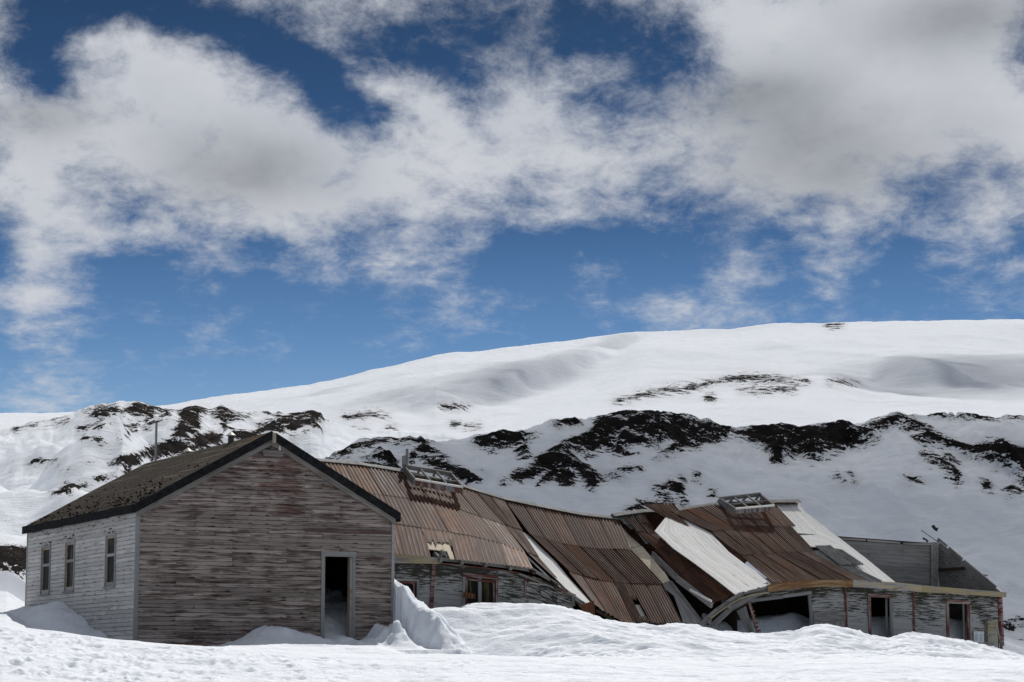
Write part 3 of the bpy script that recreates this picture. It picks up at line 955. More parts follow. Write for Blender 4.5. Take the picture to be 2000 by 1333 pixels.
in_y = interp(GX, [(-2600, 1160), (700, 1215), (1400, 1215), (1480, 1204), (1520, 1200), (1545, 1195), (1570, 1204), (1600, 1215), (1690, 1206), (1740, 1205), (1790, 1215),
                   (1845, 1206), (1870, 1208), (1895, 1216), (1950, 1250), (2000, 1270), (4600, 1270)])
Yf = facade_Y(GX)
isB = (GX > 790).astype(float)
Yf = np.where(GX > 700, np.clip(Yf, 57, 75), 62)
CR = 47.0
zc = z_of(crest_y, CR)
Zg = np.zeros_like(Xg)
for j in range(len(GX)):
    px = GX[j]
    # profile for the columns left of and through the hut
    t = max(0.0, min(1.0, (px - 20) / 160))               # left of the hut the snow climbs, at the hut it is level
    zl = [z_of(1196, 60), z_of(1132, 96), z_of(1120, 130)]
    zh = [2.15, 3.1, 4.2]
    knA = [(4, 0), (16, 0.05), (CR, zc[j]), (CR + 2.3, zc[j] * (1 - t) + 2.1 * t), (60, zl[0] * (1 - t) + zh[0] * t), (70, (zl[0] + 0.8) * (1 - t) + 2.4 * t),
           (96, zl[1] * (1 - t) + zh[1] * t), (130, zl[2] * (1 - t) + zh[2] * t)]
    # profile for the columns through the long house, behind its drifts
    yd = Yf[j] - 1.7
    zd = z_of(drift_y[j], yd)
    zi = z_of(in_y[j], Yf[j] + 1.3)
    late = 1 - float(sstep(850, 1260, px))         # beside the hut the drift rises late, behind the cut bank
    ys = (CR + 2.6) * (1 - late) + (yd - 3.4) * late
    zb_ = float(np.interp(px, [1900, 2000], [3.0, z_of(1262, 86)]))
    knB = [(4, 0), (16, 0.05), (CR, zc[j]), (ys, zc[j] + 0.05), (yd, zd), (Yf[j] - 0.7, zd - 0.22), (Yf[j] + 0.2, min(zd - 0.1, zi - 0.1)), (Yf[j] + 1.3, zi),
           (Yf[j] + 4, zi), (Yf[j] + 12, zb_), (100, zb_ + 0.3), (130, 4.2)]
    mixB = float(sstep(735, 800, px))
    col = 0
    for kn, wgt in ((knA, 1 - mixB), (knB, mixB)):
        if wgt == 0:
            continue
        ky, kz = np.array([k[0] for k in kn], float), np.array([k[1] for k in kn], float)
        i = np.clip(np.searchsorted(ky, Ys) - 1, 0, len(ky) - 2)
        t_ = np.clip((Ys - ky[i]) / (ky[i + 1] - ky[i]), 0, 1)
        s_ = np.where(i == 1, t_ ** 1.6, t_ * t_ * (3 - 2 * t_))
        col = col + wgt * (kz[i] + (kz[i + 1] - kz[i]) * s_)
    Zg[:, j] = col

# local coordinates of the front hut
UA = (Xg - A0.x) * E1.x + (Yg - A0.y) * E1.y
WA = (Xg - A0.x) * E2.x + (Yg - A0.y) * E2.y
# wind crust, lumps
rough = 0.06 * fbm(Xg / 1.5, Yg / 0.55, 6, 5, 0.58) + 0.11 * fbm(Xg / 4.5, Yg / 2.2, 3, 8) - 0.05 * np.abs(fbm(Xg / 0.8 + Yg / 1.7, Yg / 0.35, 5, 9, 0.6))
Zg += rough * sstep(30, 40, Yg) * (1 - 0.55 * np.exp(-((Yg - CR) / 0.8) ** 2))
# drift faces: scooped ledges
led = np.abs(fbm(Xg / 2.4 + Yg / 3.0, Yg / 1.1, 5, 40, 0.5)) * -0.36 + 0.03 * fbm(Xg / 0.7, Yg / 0.4, 4, 44, 0.6)
Zg += led * sstep(49.5, 52, Yg) * sstep(780, 900, PXg) * (Yg < Yf[None, :] - 0.6)


def bump_max(Zb, cond, Hn):
    return np.where(cond, np.maximum(Zb, Hn), Zb)


# mound against the side wall of the hut
hw = np.interp(WA, [0.9, 1.6, 2.4, 3.4, 4.6, 5.8, 7.2, 8.6, 10.0, 11.2, 12.5], [0, 0.16, 0.33, 0.55, 0.92, 1.12, 1.12, 1.02, 0.72, 0.4, 0])
ou = np.clip(-UA, 0, 9)
mound = hw * (1 - sstep(0.25, 2.3, ou + 0.35 * fbm(WA / 1.3, ou / 1.3, 4, 31)))
Zg = np.where((UA < 0.02) & (WA > 0.5) & (mound > 0.004), np.maximum(Zg, 2.13 + mound + 0.10 * fbm(Xg / .6, Yg / .5, 5, 33, 0.55) * sstep(0.02, 0.3, mound)), Zg)
# mound before the gable, left of the door
hu = np.interp(UA, [1.85, 2.2, 2.6, 3.0, 3.4, 3.9, 4.2, 4.35, 4.5], [0, 0.14, 0.32, 0.46, 0.47, 0.36, 0.27, 0.15, 0])
of = np.clip(-WA, 0, 9)
m2 = hu * (1 - sstep(0.5, 2.6, of)) * (1 + 0.35 * fbm(UA / .35, WA / .35, 4, 52))
Zg = np.where((WA < 0.0) & (m2 > 0.004), np.maximum(Zg, 2.10 + m2), Zg)
# broken lumps round the doorway
hl = np.interp(UA, [4.3, 4.5, 4.8, 5.2, 5.5, 5.75, 6.0, 6.15, 6.4, 6.8], [0, 0.14, 0.24, 0.20, 0.20, 0.33, 0.48, 0.30, 0.14, 0])
lump = hl * (1 - sstep(0.6, 2.2, np.abs(WA + 0.4))) * (1 + 0.9 * fbm(UA / .42, WA / .42, 4, 61, 0.5))
Zg = np.where((WA < 0.6) & (WA > -2.6) & (UA > 4.25) & (UA < 6.9), np.maximum(Zg, 2.06 + lump), Zg)
# snow blown into the hut through the door
ins = (UA > 0.15) & (UA < A_W - 0.15) & (WA > 0.12) & (WA < A_L - 0.2)
pile = np.interp(WA, [0.0, 0.25, 0.7, 1.3, 2.0, 2.6, 4.0, 7.5], [0.15, 0.32, 0.62, 0.92, 1.25, 1.42, 1.3, 0.3]) * np.exp(-(np.maximum(0, np.abs(UA - 4.92 - 0.42 * np.minimum(WA, 2.6)) - 0.25) / 0.8) ** 2)
Zg = np.where(ins, np.maximum(Zg, 2.1 + pile * (1 + 0.22 * fbm(UA / .5, WA / .5, 4, 66))), Zg)
# tall cut snow bank leaning on the far corner of the hut
tp = np.interp(Xg, [-3.4, -2.88, -2.7, -2.55, -2.35, -2.1, -1.9, -1.7, -1.45, -1.2, -0.9, -0.5],
               [3.72, 3.72, 3.62, 3.60, 3.30, 3.12, 2.98, 2.82, 2.52, 2.26, 1.95, 1.5]) + 0.10 * fbm(Xg / .2, Yg / .3, 4, 77)
yface = np.interp(Xg, [-3.0, -2.0, -0.6], [54.2, 53.4, 52.0]) + 0.12 * fbm(Xg / .5, Xg * 0 + 3, 3, 81)
rise = np.clip((Yg - yface) / 0.75, 0, 1)
rise = rise ** 0.8
fall = 1 - sstep(56.2, 60.0, Yg)
bankz = 1.95 + (tp - 1.95) * rise * fall + 0.13 * fbm(Xg / .30 + Yg / .5, Yg / .14, 5, 83, 0.6) * sstep(0, 0.25, rise)
outA = (UA > A_W + 0.0) | (WA < -0.05)
Zg = np.where(outA & (Xg > -4.9) & (Xg < -0.4) & (rise > 0) & (UA > A_W - 0.02), np.maximum(Zg, bankz), Zg)
# footprints on the trodden slope
rs = np.random.RandomState(4)


def dent(x, y, rx, ry, dep):
    j0, j1 = np.searchsorted(Ys, y - 0.5), np.searchsorted(Ys, y + 0.5)
    xs = Xg[j0:j1]
    d = ((xs - x) / rx) ** 2 + ((Yg[j0:j1] - y) / ry) ** 2
    Zg[j0:j1] += -dep * np.exp(-d * 1.6) + dep * 0.35 * np.exp(-((np.sqrt(d) - 1.5) / 0.35) ** 2)


for k in range(560):
    y = rs.uniform(38.5, 46.6)
    px = min(2000, abs(rs.normal(0, 420))) - 20
    dent((px - 1000) / F * y, y, rs.uniform(.06, .16), rs.uniform(.08, .2), rs.uniform(.015, .065))
for k in range(150):
    px = rs.uniform(1650, 2010)
    yf = facade_Y(px)
    y = rs.uniform(54, yf - 1.9)
    dent((px - 1000) / F * y, y, rs.uniform(.10, .2), rs.uniform(.12, .25), rs.uniform(.03, .08))
for k in range(120):
    px = rs.uniform(880, 1300)
    y = rs.uniform(50, 55)
    dent((px - 1000) / F * y, y, rs.uniform(.08, .3), rs.uniform(.1, .25), rs.uniform(.02, .09))
for k in range(140):
    px = rs.uniform(1250, 2000)
    y = rs.uniform(38.5, 43) if k < 70 else rs.uniform(48, 52)
    dent((px - 1000) / F * y, y, rs.uniform(.08, .25), rs.uniform(.1, .22), rs.uniform(.015, .05))
grid_mesh('snow_ground', Xg, Yg, Zg, M['snow'])

# ------------------------------------------------------------------ the front hut
hut = empty('wooden_hut', A0, TH, 'grey weatherboarded gabled hut in front with black roof edges and an open doorway', 'hut')
HZ = 3.02                                     # wall height at the eaves
ZR = FA.on_w(530, 843, -0.13).z               # ridge
ZE = FA.on_w(266, 986, -0.13).z               # roof top at the left eave
EO = 0.13
SL = (ZR - ZE) / (A_W / 2 + EO)


def roof_z(u):
    return ZR - SL * abs(u - A_W / 2)


def gable_top(u):
    return roof_z(u) - 0.20


du0, du1 = FA.on_w(632, 1150).x, FA.on_w(687, 1150).x       # doorway
dz1 = FA.on_w(660, 1088).z
# sheathing behind the boards (dark inside)
wl = MB()
T = 0.10
for (u0, u1, z0, z1) in ((0.0, du0, -0.3, HZ), (du1, A_W, -0.3, HZ), (du0, du1, dz1, HZ)):
    wl.board((u0, T, z0), (u1, T, z0), (u1, T, z1), (u0, T, z1), (0, -T + 0.02, 0))
k = len(wl.v)
wl.add([(0.03, T, HZ), (A_W - 0.03, T, HZ), (A_W / 2, T, ZR - 0.1), (0.03, 0.02, HZ), (A_W - 0.03, 0.02, HZ), (A_W / 2, 0.02, ZR - 0.1)],
       [(0, 2, 1), (3, 4, 5), (0, 1, 4, 3), (1, 2, 5, 4), (2, 0, 3, 5)])
lw = [(FA.on_u(x0, 1100).y, FA.on_u(x1, 1100).y, FA.on_u((x0 + x1) / 2, yb).z, FA.on_u((x0 + x1) / 2, yt).z)
      for (x0, x1, yt, yb) in ((226, 208.5, 1047, 1141), (146, 130, 1060, 1150), (99, 83.5, 1070, 1156))]
brk = [T]
for (w0, w1, z0, z1) in lw:
    brk += [w0, w1]
brk.append(A_L - T)
for i in range(len(brk) - 1):
    a, b = brk[i], brk[i + 1]
    if i % 2 == 0:
        wl.board((T, b, -0.3), (T, a, -0.3), (T, a, HZ), (T, b, HZ), (-T + 0.02, 0, 0))
    else:
        z0, z1 = lw[i // 2][2:]
        wl.board((T, b, -0.3), (T, a, -0.3), (T, a, z0), (T, b, z0), (-T + 0.02, 0, 0))
        wl.board((T, b, z1), (T, a, z1), (T, a, HZ), (T, b, HZ), (-T + 0.02, 0, 0))
wl.board((A_W - T, T, -0.3), (A_W - T, A_L - T, -0.3), (A_W - T, A_L - T, HZ), (A_W - T, T, HZ), (T, 0, 0))
wl.board((0, A_L - T, -0.3), (A_W, A_L - T, -0.3), (A_W, A_L - T, HZ), (0, A_L - T, HZ), (0, T, 0))
wl.add([(0.03, A_L - T, HZ), (A_W - 0.03, A_L - T, HZ), (A_W / 2, A_L - T, ZR - 0.1), (0.03, A_L, HZ), (A_W - 0.03, A_L, HZ), (A_W / 2, A_L, ZR - 0.1)],
       [(0, 2, 1), (3, 4, 5), (0, 1, 4, 3), (1, 2, 5, 4), (2, 0, 3, 5)])
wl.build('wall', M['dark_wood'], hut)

# weatherboards of the gable front
ROW = 0.0985
z = 0.02
fz0, fz1 = du0 - 0.075, du1 + 0.075
rowi = 0
while z < ZR - 0.32:
    zt = z + ROW
    if zt < HZ - 0.02:
        lo0, hi0 = 0.05, A_W - 0.05
        lo1, hi1 = lo0, hi0
    else:
        def ucut(zz):
            return max(0.05, A_W / 2 - (ZR - 0.20 - zz) / SL)
        lo0, lo1 = ucut(z), ucut(zt)
        hi0, hi1 = A_W - lo0, A_W - lo1
        if hi1 - lo1 < 0.05:
            lo1 = hi1 = A_W / 2
    spans = [(lo0, hi0)]
    if z < dz1 + 0.02:
        spans = [(lo0, fz0), (fz1, hi0)]
    for (a, b) in spans:
        cuts = [a]
        step = 0.45
        x = a + random.choice((0.9, 1.35, 1.8, 2.25, 2.7)) * random.uniform(0.8, 1.2)
        while x < b - 0.5:
            cuts.append(round(x / step) * step + 0.03)
            x += random.choice((1.35, 1.8, 2.7)) * random.uniform(0.9, 1.2)
        cuts.append(b)
        for c0, c1 in zip(cuts[:-1], cuts[1:]):
            if c1 - c0 < 0.05:
                continue
            g0 = 0.002 if c0 > a else 0
            p0 = lo0 if c0 == lo0 else c0 + g0
            p1 = hi0 if c1 == hi0 else c1 - 0.002
            q0 = lo1 if c0 == lo0 else c0 + g0
            q1 = hi1 if c1 == hi0 else c1 - 0.002
            th = random.uniform(0.022, 0.032)
            sag = random.uniform(-.003, .003)
            b_ = MB()
            b_.board((p0, 0.0, z + sag + .006), (p1, 0.0, z - sag + .006), (q1, 0.0, zt), (q0, 0.0, zt), (0, -th, 0), (0, -0.008, 0))
            b_.build('plank', M['hut_board'], hut)
    z = zt
    rowi += 1

# weatherboards of the side wall
z = 0.0
while z < HZ - 0.02:
    zt = min(z + ROW, HZ)
    zm = (z + zt) / 2
    ex = [(w0 - 0.06, w1 + 0.06) for (w0, w1, z0, z1) in lw if z0 - 0.04 < zm < z1 + 0.04]
    a = 0.09
    spans = []
    for (e0, e1) in sorted(ex):
        spans.append((a, e0))
        a = e1
    spans.append((a, A_L))
    for (a, b) in spans:
        cuts = [a]
        x = a + random.uniform(1.2, 4.2)
        while x < b - 0.6:
            cuts.append(x)
            x += random.uniform(2.2, 4.6)
        cuts.append(b)
        for c0, c1 in zip(cuts[:-1], cuts[1:]):
            b_ = MB()
            sag = random.uniform(-.004, .004)
            b_.board((0, c1 - .002, z + sag + .006), (0, c0 + .001, z - sag + .006), (0, c0 + .001, zt), (0, c1 - .002, zt), (-random.uniform(.016, .024), 0, 0), (-.008, 0, 0))
            b_.build('plank', M['hut_side'], hut)
    z = zt

# corner boards
for (u, w) in ((0.0, 0.0), (A_W, 0.0), (0.0, A_L)):
    b_ = MB()
    su = -1 if u == 0 else 1
    if w == 0:
        b_.box(u - 0.045 * su if su > 0 else u - 0.03, u + 0.03 if su > 0 else u + 0.045, -0.032, 0.0, -0.25, HZ - 0.02)
        if u == 0:
            b_.box(-0.032, 0.0, 0.0, 0.085, -0.25, HZ - 0.02)
    else:
        b_.box(-0.032, 0.0, A_L, A_L + 0.05, -0.25, HZ - 0.02)
    b_.build('corner_board', M['trim'], hut)
# doorway
df = empty('door_frame', (0, 0, 0))
df.parent = hut
for (u0, u1) in ((du0 - 0.075, du0 - 0.002), (du1 + 0.002, du1 + 0.075)):
    b_ = MB()
    b_.box(u0, u1, -0.045, 0.0, -0.12, dz1)
    b_.build('jamb', M['trim'], df)
for (u0, u1) in ((du0 - 0.002, du0 + 0.022), (du1 - 0.06, du1 + 0.002)):
    b_ = MB()
    b_.box(u0, u1, -0.03, 0.12, -0.12, dz1 - 0.003)
    b_.build('jamb_lining', M['sash'], df)
b_ = MB()
b_.box(du0 - 0.085, du1 + 0.085, -0.055, 0.0, dz1 + 0.002, dz1 + 0.125)
b_.build('lintel', M['trim'], df)
b_ = MB()
b_.box(0.05, A_W - 0.05, -0.018, 0.02, -0.16, 0.015)
b_.build('sill_beam', M['rust_trim'], hut, label='rusty stained beam under the lowest boards')
# old beam stain: a loose rail nailed across above the door
b_ = MB()
zz0 = FA.on_w(595, 1036).z
b_.board((FA.on_w(595, 1036).x, -0.028, zz0 - 0.045), (A_W - 0.06, -0.028, zz0 - 0.045), (A_W - 0.06, -0.028, zz0 + 0.045), (FA.on_w(595, 1036).x, -0.028, zz0 + 0.045), (0, -0.012, 0))
b_.build('rail', M['brown_board'], hut, label='dark brown board nailed across above the doorway')

# windows in the side wall
for (w0, w1, z0, z1) in lw:
    win = empty('window', (0, 0, 0))
    win.parent = hut
    f_ = MB()
    f_.box(-0.04, 0.02, w0 - 0.055, w0 + 0.0, z0 - 0.06, z1 + 0.05)
    f_.box(-0.04, 0.02, w1 - 0.0, w1 + 0.055, z0 - 0.06, z1 + 0.05)
    f_.box(-0.043, 0.02, w0, w1, z1, z1 + 0.05)
    f_.build('frame', M['trim'], win)
    s_ = MB()
    s_.box(-0.075, 0.0, w0 - 0.075, w1 + 0.075, z0 - 0.10, z0 - 0.062)
    s_.build('sill', M['trim'], win)
    zm = z0 + (z1 - z0) * 0.60
    h_ = MB()
    h_.box(-0.012, 0.03, w0, w0 + 0.045, z0, z1 - 0.002)
    h_.box(-0.012, 0.03, w1 - 0.045, w1, z0, z1 - 0.002)
    h_.box(-0.014, 0.03, w0 + 0.045, w1 - 0.045, z1 - 0.06, z1 - 0.002)
    h_.build('sash', M['sash'], win)
    h_ = MB()
    h_.box(-0.02, 0.032, w0 + 0.046, w1 - 0.046, zm - 0.035, zm + 0.035)
    h_.build('rail', M['trim'], win)
    h_ = MB()
    h_.box(-0.02, 0.032, w0 + 0.046, w1 - 0.046, z0 - 0.055, z0 + 0.045)
    h_.build('rail', M['trim'], win)
    for (a, b) in ((z0 + 0.045, zm - 0.035), (zm + 0.035, z1 - 0.06)):
        g_ = MB()
        g_.box(0.012, 0.018, w0 + 0.045, w1 - 0.045, a, b)
        g_.build('pane', M['glass'], win)

# roof
nu = 14
for side in (0, 1):
    b_ = MB()
    ue = -EO if side == 0 else A_W + EO
    a, b = Vector((A_W / 2, -0.11, ZR)), Vector((A_W / 2, A_L + 0.12, ZR))
    c, d = Vector((ue, A_L + 0.12, ZE)), Vector((ue, -0.11, ZE))
    nrm = (b - a).cross(d - a).normalized()
    if nrm.z < 0:
        nrm = -nrm
    for i in range(nu):
        for kx in range(10):
            def pt(s, t, lift=0.0):
                p = a.lerp(b, s).lerp(d.lerp(c, s), t)
                wv = 0.012 * math.sin(s * 19 + t * 4) * math.sin(t * 3.1) - 0.035 * math.sin(math.pi * t) * math.sin(math.pi * s)
                return p + nrm * (wv + lift)
            s0, s1, t0, t1 = i / nu, (i + 1) / nu, kx / 10, (kx + 1) / 10
            vs = [pt(s0, t0), pt(s1, t0), pt(s1, t1), pt(s0, t1)]
            b_.add(vs, [(0, 1, 2, 3) if side == 1 else (3, 2, 1, 0)], [(p.y, (p - a).length if False else p.x) for p in vs])
    lowv = [a - nrm * 0.06, b - nrm * 0.06, c - nrm * 0.06, d - nrm * 0.06]
    b_.add(lowv + [a, b, c, d], [(0, 1, 2, 3) if side == 0 else (3, 2, 1, 0), (0, 1, 5, 4), (1, 2, 6, 5), (2, 3, 7, 6), (3, 0, 4, 7)])
    b_.build('roof_slope', M['roof_felt'], hut)
    # black verge board and pale trim under it along the gable
    sgn = 1
    v_ = MB()
    ap = Vector((A_W / 2 + (0.09 if side else -0.02), -0.145, ZR + 0.02 - SL * (0.09 if side else 0.02)))
    ee = Vector((ue, -0.145, ZE + 0.02))
    v_.board(ee - Vector((0, 0, 0.21)), ap - Vector((0, 0, 0.21)), ap, ee, (0, 0.035, 0))
    v_.build('verge_board', M['felt'], hut)
    t_ = MB()
    e2_ = Vector((ue + (0.10 if side == 0 else -0.10), -0.10, ZE + SL * 0.10 - 0.19))
    ap2 = Vector((A_W / 2, -0.10, ZR - 0.19))
    t_.board(e2_ - Vector((0, 0, 0.13)), ap2 - Vector((0, 0, 0.13)), ap2, e2_, (0, 0.06, 0))
    t_.build('barge_board', M['barge'], hut)
    n_ = 10
    for i in range(n_):
        w0, w1 = -0.11 + (A_L + 0.23) * i / n_, -0.11 + (A_L + 0.23) * (i + 1) / n_ - 0.006
        f_ = MB()
        o = -1 if side == 0 else 1
        j = random.uniform(-.008, .008)
        zt_ = ZE + 0.015 + random.uniform(-.008, .008)
        if side == 0:
            f_.board((ue - 0.002, w1, zt_ - 0.20 + j), (ue - 0.002, w0, zt_ - 0.20 - j), (ue - 0.002, w0, zt_), (ue - 0.002, w1, zt_), (-0.022 + j * .5, 0, 0))
        else:
            f_.board((ue + 0.002, w0, zt_ - 0.20), (ue + 0.002, w1, zt_ - 0.20), (ue + 0.002, w1, zt_), (ue + 0.002, w0, zt_), (0.022, 0, 0))
        f_.build('eave_strip', M['felt'], hut)
# moss and gravel clumps on the lower roof and over the side windows
mo = MB()
rm = random.Random(12)


def clump(p, r, nrm_):
    pts_ = [Vector(p) + Vector((rm.uniform(-r, r), rm.uniform(-r, r), rm.uniform(-r, r) * .6)) for _ in range(5)]
    pts_.append(Vector(p) + Vector(nrm_) * r * .9)
    mo.add(pts_, [(0, 1, 5), (1, 2, 5), (2, 3, 5), (3, 4, 5), (4, 0, 5), (0, 2, 1), (2, 4, 3)])


for k in range(230):
    t_ = 1 - abs(rm.gauss(0, 0.24))
    if t_ < 0.2:
        continue
    u_ = A_W / 2 - (A_W / 2 + EO) * t_
    clump((u_, rm.uniform(0, 1) ** 1.4 * (A_L - .2) + .05, roof_z(u_) + 0.012), rm.uniform(.02, .05), (-.5, 0, .85))
for (w0, w1, z0, z1) in lw:
    for k in range(9):
        clump((-0.03, rm.uniform(w0 - .1, w1 + .15), z1 + .06 + abs(rm.gauss(0, .05))), rm.uniform(.02, .05), (-1, 0, 0))
for k in range(34):
    clump((-0.028, rm.uniform(.15, A_L - .2), HZ - .08 - abs(rm.gauss(0, .10))), rm.uniform(.015, .04), (-1, 0, 0))
mo_ = mo.build('moss', M['moss'], hut)
mo_['kind'] = 'stuff'
# ridge post and gable fittings
b_ = MB()
b_.box(A_W / 2 - 0.0, A_W / 2 + 0.085, -0.16, -0.111, ZR - 0.27, ZR - 0.035)
b_.build('ridge_post', M['sash'], hut)
g0, g1 = FA.on_w(510, 882), FA.on_w(552, 886)
b_ = MB()
b_.box(g0.x, g1.x, -0.12, -0.024, g1.z - 0.015, g0.z + 0.035)
b_.box(g0.x + 0.03, g1.x - 0.03, -0.09, -0.026, g1.z - 0.085, g1.z - 0.017)
br = b_.build('gable_bracket', M['barge'], hut)
b_ = MB()
ip = FA.on_w(546, 877, -0.08)
b_.tube([(ip.x, -0.08, ip.z - 0.055), (ip.x, -0.08, ip.z - 0.01), (ip.x, -0.08, ip.z), (ip.x, -0.08, ip.z + 0.05), (ip.x, -0.08, ip.z + 0.085)],
        [0.032, 0.034, 0.026, 0.026, 0.015], 14)
b_.build('insulator', M['china'], br, smooth=True)
b_ = MB()
ip = FA.on_w(516, 875, -0.08)
b_.tube([(ip.x, -0.08, ip.z - 0.06), (ip.x, -0.08, ip.z + 0.03)], 0.008, 6)
b_.build('pin', M['steel'], br)


# stovepipes and flue pole on the hut's roof: (photo column, foot row, top row, distance back)
def at_w_u(px, py, u):
    return FA.on_u(px, py, u)


p1 = FA.on_u(451, 866, A_W / 2 - 0.02)
ch = MB()
ch.tube([(p1.x, p1.y, roof_z(p1.x) - 0.12), (p1.x, p1.y, p1.z + 0.17)], 0.075, 14)
sp_ = ch.build('stovepipe', M['pipe'], hut, smooth=False)
ch = MB()
zt = p1.z + 0.18
ch.tube([(p1.x, p1.y, zt), (p1.x, p1.y, zt + 0.015), (p1.x, p1.y, zt + 0.10)], [0.125, 0.12, 0.008], 16)
ch.build('rain_cap', M['cap'], sp_)
p2 = FA.on_u(367, 882, A_W / 2 + 0.9)
ch = MB()
ch.tube([(p2.x, p2.y, roof_z(p2.x) - 0.1), (p2.x, p2.y, p2.z)], 0.06, 12)
sp_ = ch.build('stovepipe', M['pipe'], hut)
ch = MB()
ch.tube([(p2.x, p2.y, p2.z - 0.02), (p2.x, p2.y, p2.z), (p2.x, p2.y, p2.z + 0.10)], [0.14, 0.135, 0.008], 16)
ch.build('rain_cap', M['cap'], sp_)
p3a = FA.on_u(292.5, 830, A_W / 2 + 0.25)
ch = MB()
ch.tube([(p3a.x, min(p3a.y, A_L), roof_z(p3a.x) - 0.15), (p3a.x, min(p3a.y, A_L), p3a.z)], 0.032, 10)
ch.build('flue_pole', M['steel'], hut)

# ------------------------------------------------------------------ the collapsed long house
house = empty('collapsed_house', B0, TH, 'long collapsed wooden house with sagging rusty corrugated roof behind the grey hut', 'house')
WR, WE = 4.6, -0.35


def rowpt(line, s, w):
    """point of a polyline in photo pixels, by fraction s, set on the vertical plane w of the house"""
    xs = [p[0] for p in line]
    L = [0.0]
    for a, b in zip(line[:-1], line[1:]):
        L.append(L[-1] + math.hypot(b[0] - a[0], b[1] - a[1]))
    t = s * L[-1]
    x = np.interp(t, L, xs)
    y = np.interp(t, L, [p[1] for p in line])
    if s < 0:
        x, y = line[0][0] + (line[1][0] - line[0][0]) * t / L[1], line[0][1] + (line[1][1] - line[0][1]) * t / L[1]
    return FB.on_w(float(x), float(y), w)


def patch(c00, c10, c01, c11):
    """bilinear patch: s across, t down the slope"""
    c00, c10, c01, c11 = (Vector(c) for c in (c00, c10, c01, c11))
    n = (c10 - c00).cross(c01 - c00).normalized()
    if n.z < 0:
        n = -n
    return (lambda s, t: c00.lerp(c10, s).lerp(c01.lerp(c11, s), t)), n


def sheet(parent, P, n, ncorr, mat, name='corrugated_sheet', nt=4, lift=0.0, lift_end=0.012, amp=0.0105, t0=0.0, t1=1.035, s0=0.0, s1=1.02, ragged=0.0,
          curl=0.0, label=None):
    amp *= 1.35
    ns = ncorr * 6
    mb = MB()
    verts, uvs, faces = [], [], []
    Lw = (P(1, 0) - P(0, 0)).length
    Ld = (P(0, 1) - P(0, 0)).length
    rj = [random.uniform(-1, 1) for _ in range(ns + 1)]
    for j in range(nt + 1):
        for i in range(ns + 1):
            s = s0 + (s1 - s0) * i / ns
            t = t0 + (t1 - t0) * j / nt
            if ragged and j == nt:
                t += ragged * rj[i // 3 * 3]
            if ragged and i == ns:
                s += ragged * 0.5 * math.sin(j * 7.3 + rj[0] * 9)
            if ragged and i == 0:
                s += ragged * 0.5 * math.sin(j * 5.1 + rj[3] * 9)
            off_ = amp * math.cos(2 * math.pi * i / 6) + lift + lift_end * (j / nt) + curl * (i / ns - 0.5) ** 2 * (j / nt)
            verts.append(P(s, t) + n * off_)
            uvs.append((s * Lw, t * Ld))
    for j in range(nt):
        for i in range(ns):
            a = j * (ns + 1) + i
            faces.append((a, a + ns + 1, a + ns + 2, a + 1))
    mb.add(verts, faces, uvs)
    o = mb.build(name, mat, parent, smooth=True, label=label)
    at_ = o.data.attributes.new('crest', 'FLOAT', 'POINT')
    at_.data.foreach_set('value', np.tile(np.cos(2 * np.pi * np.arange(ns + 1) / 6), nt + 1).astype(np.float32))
    return o


def deck(parent, cells, nplank, mat, off_=-0.04, name='roof_plank', labels=None):
    """planks running down the slope through a chain of 3D row pairs [(left, right), ...]"""
    for k in range(nplank):
        mb = MB()
        g = 0.05
        d0, d1 = (k + g / 2) / nplank, (k + 1 - g / 2) / nplank
        jo = random.uniform(-.002, .002)
        ex = random.uniform(-.02, .03)
        for (l0, r0), (l1, r1) in zip(cells[:-1], cells[1:]):
            l0, r0, l1, r1 = (Vector(v) for v in (l0, r0, l1, r1))
            n = (r0 - l0).cross(l1 - l0).normalized()
            if n.z < 0:
                n = -n
            a, b = l0.lerp(r0, d0), l1.lerp(r1, d0)
            c, d = l1.lerp(r1, d1), l0.lerp(r0, d1)
            last = (l1, r1) == tuple(Vector(v) for v in cells[-1])
            if last:
                b, c = b + (b - a).normalized() * ex, c + (c - d).normalized() * ex
            o = n * (off_ + jo)
            mb.board(a + o, b + o, c + o, d + o, -n * 0.022)
        mb.build(name, mat, parent)


C4 = lambda x, y: (900 + x / 3.808, 920 + y / 3.808)
C5 = lambda x, y: (1180 + x / 4.04, 940 + y / 4.04)
C6 = lambda x, y: (1560 + x / 4.0, 1000 + y / 4.0)
C3 = lambda x, y: (600 + x / 3.333, 860 + y / 3.333)
CW = lambda x, y: (760 + x / 5.0, 1060 + y / 5.0)

# --- left roof: three rows of sheets
T1 = [(585, 896), (622, 899), (699, 906), (783, 920), (860, 936), (922, 956)]
E1L = [(640, 1072), (766, 1080.5), (861, 1089.5), (900, 1092.5), (1000, 1104), (1038, 1110)]
wrow = lambda r: WR + (WE - WR) * r / 3


def seclines(T, E, mids):
    return [T, mids[0], mids[1], E]


def between(A, B, f, n=8):
    out = []
    for i in range(n + 1):
        s = i / n
        pa, pb = _pl(A, s), _pl(B, s)
        out.append((pa[0] + (pb[0] - pa[0]) * f, pa[1] + (pb[1] - pa[1]) * f))
    return out


def _pl(line, s):
    L = [0.0]
    for a, b in zip(line[:-1], line[1:]):
        L.append(L[-1] + math.hypot(b[0] - a[0], b[1] - a[1]))
    t = s * L[-1]
    return float(np.interp(t, L, [p[0] for p in line])), float(np.interp(t, L, [p[1] for p in line]))


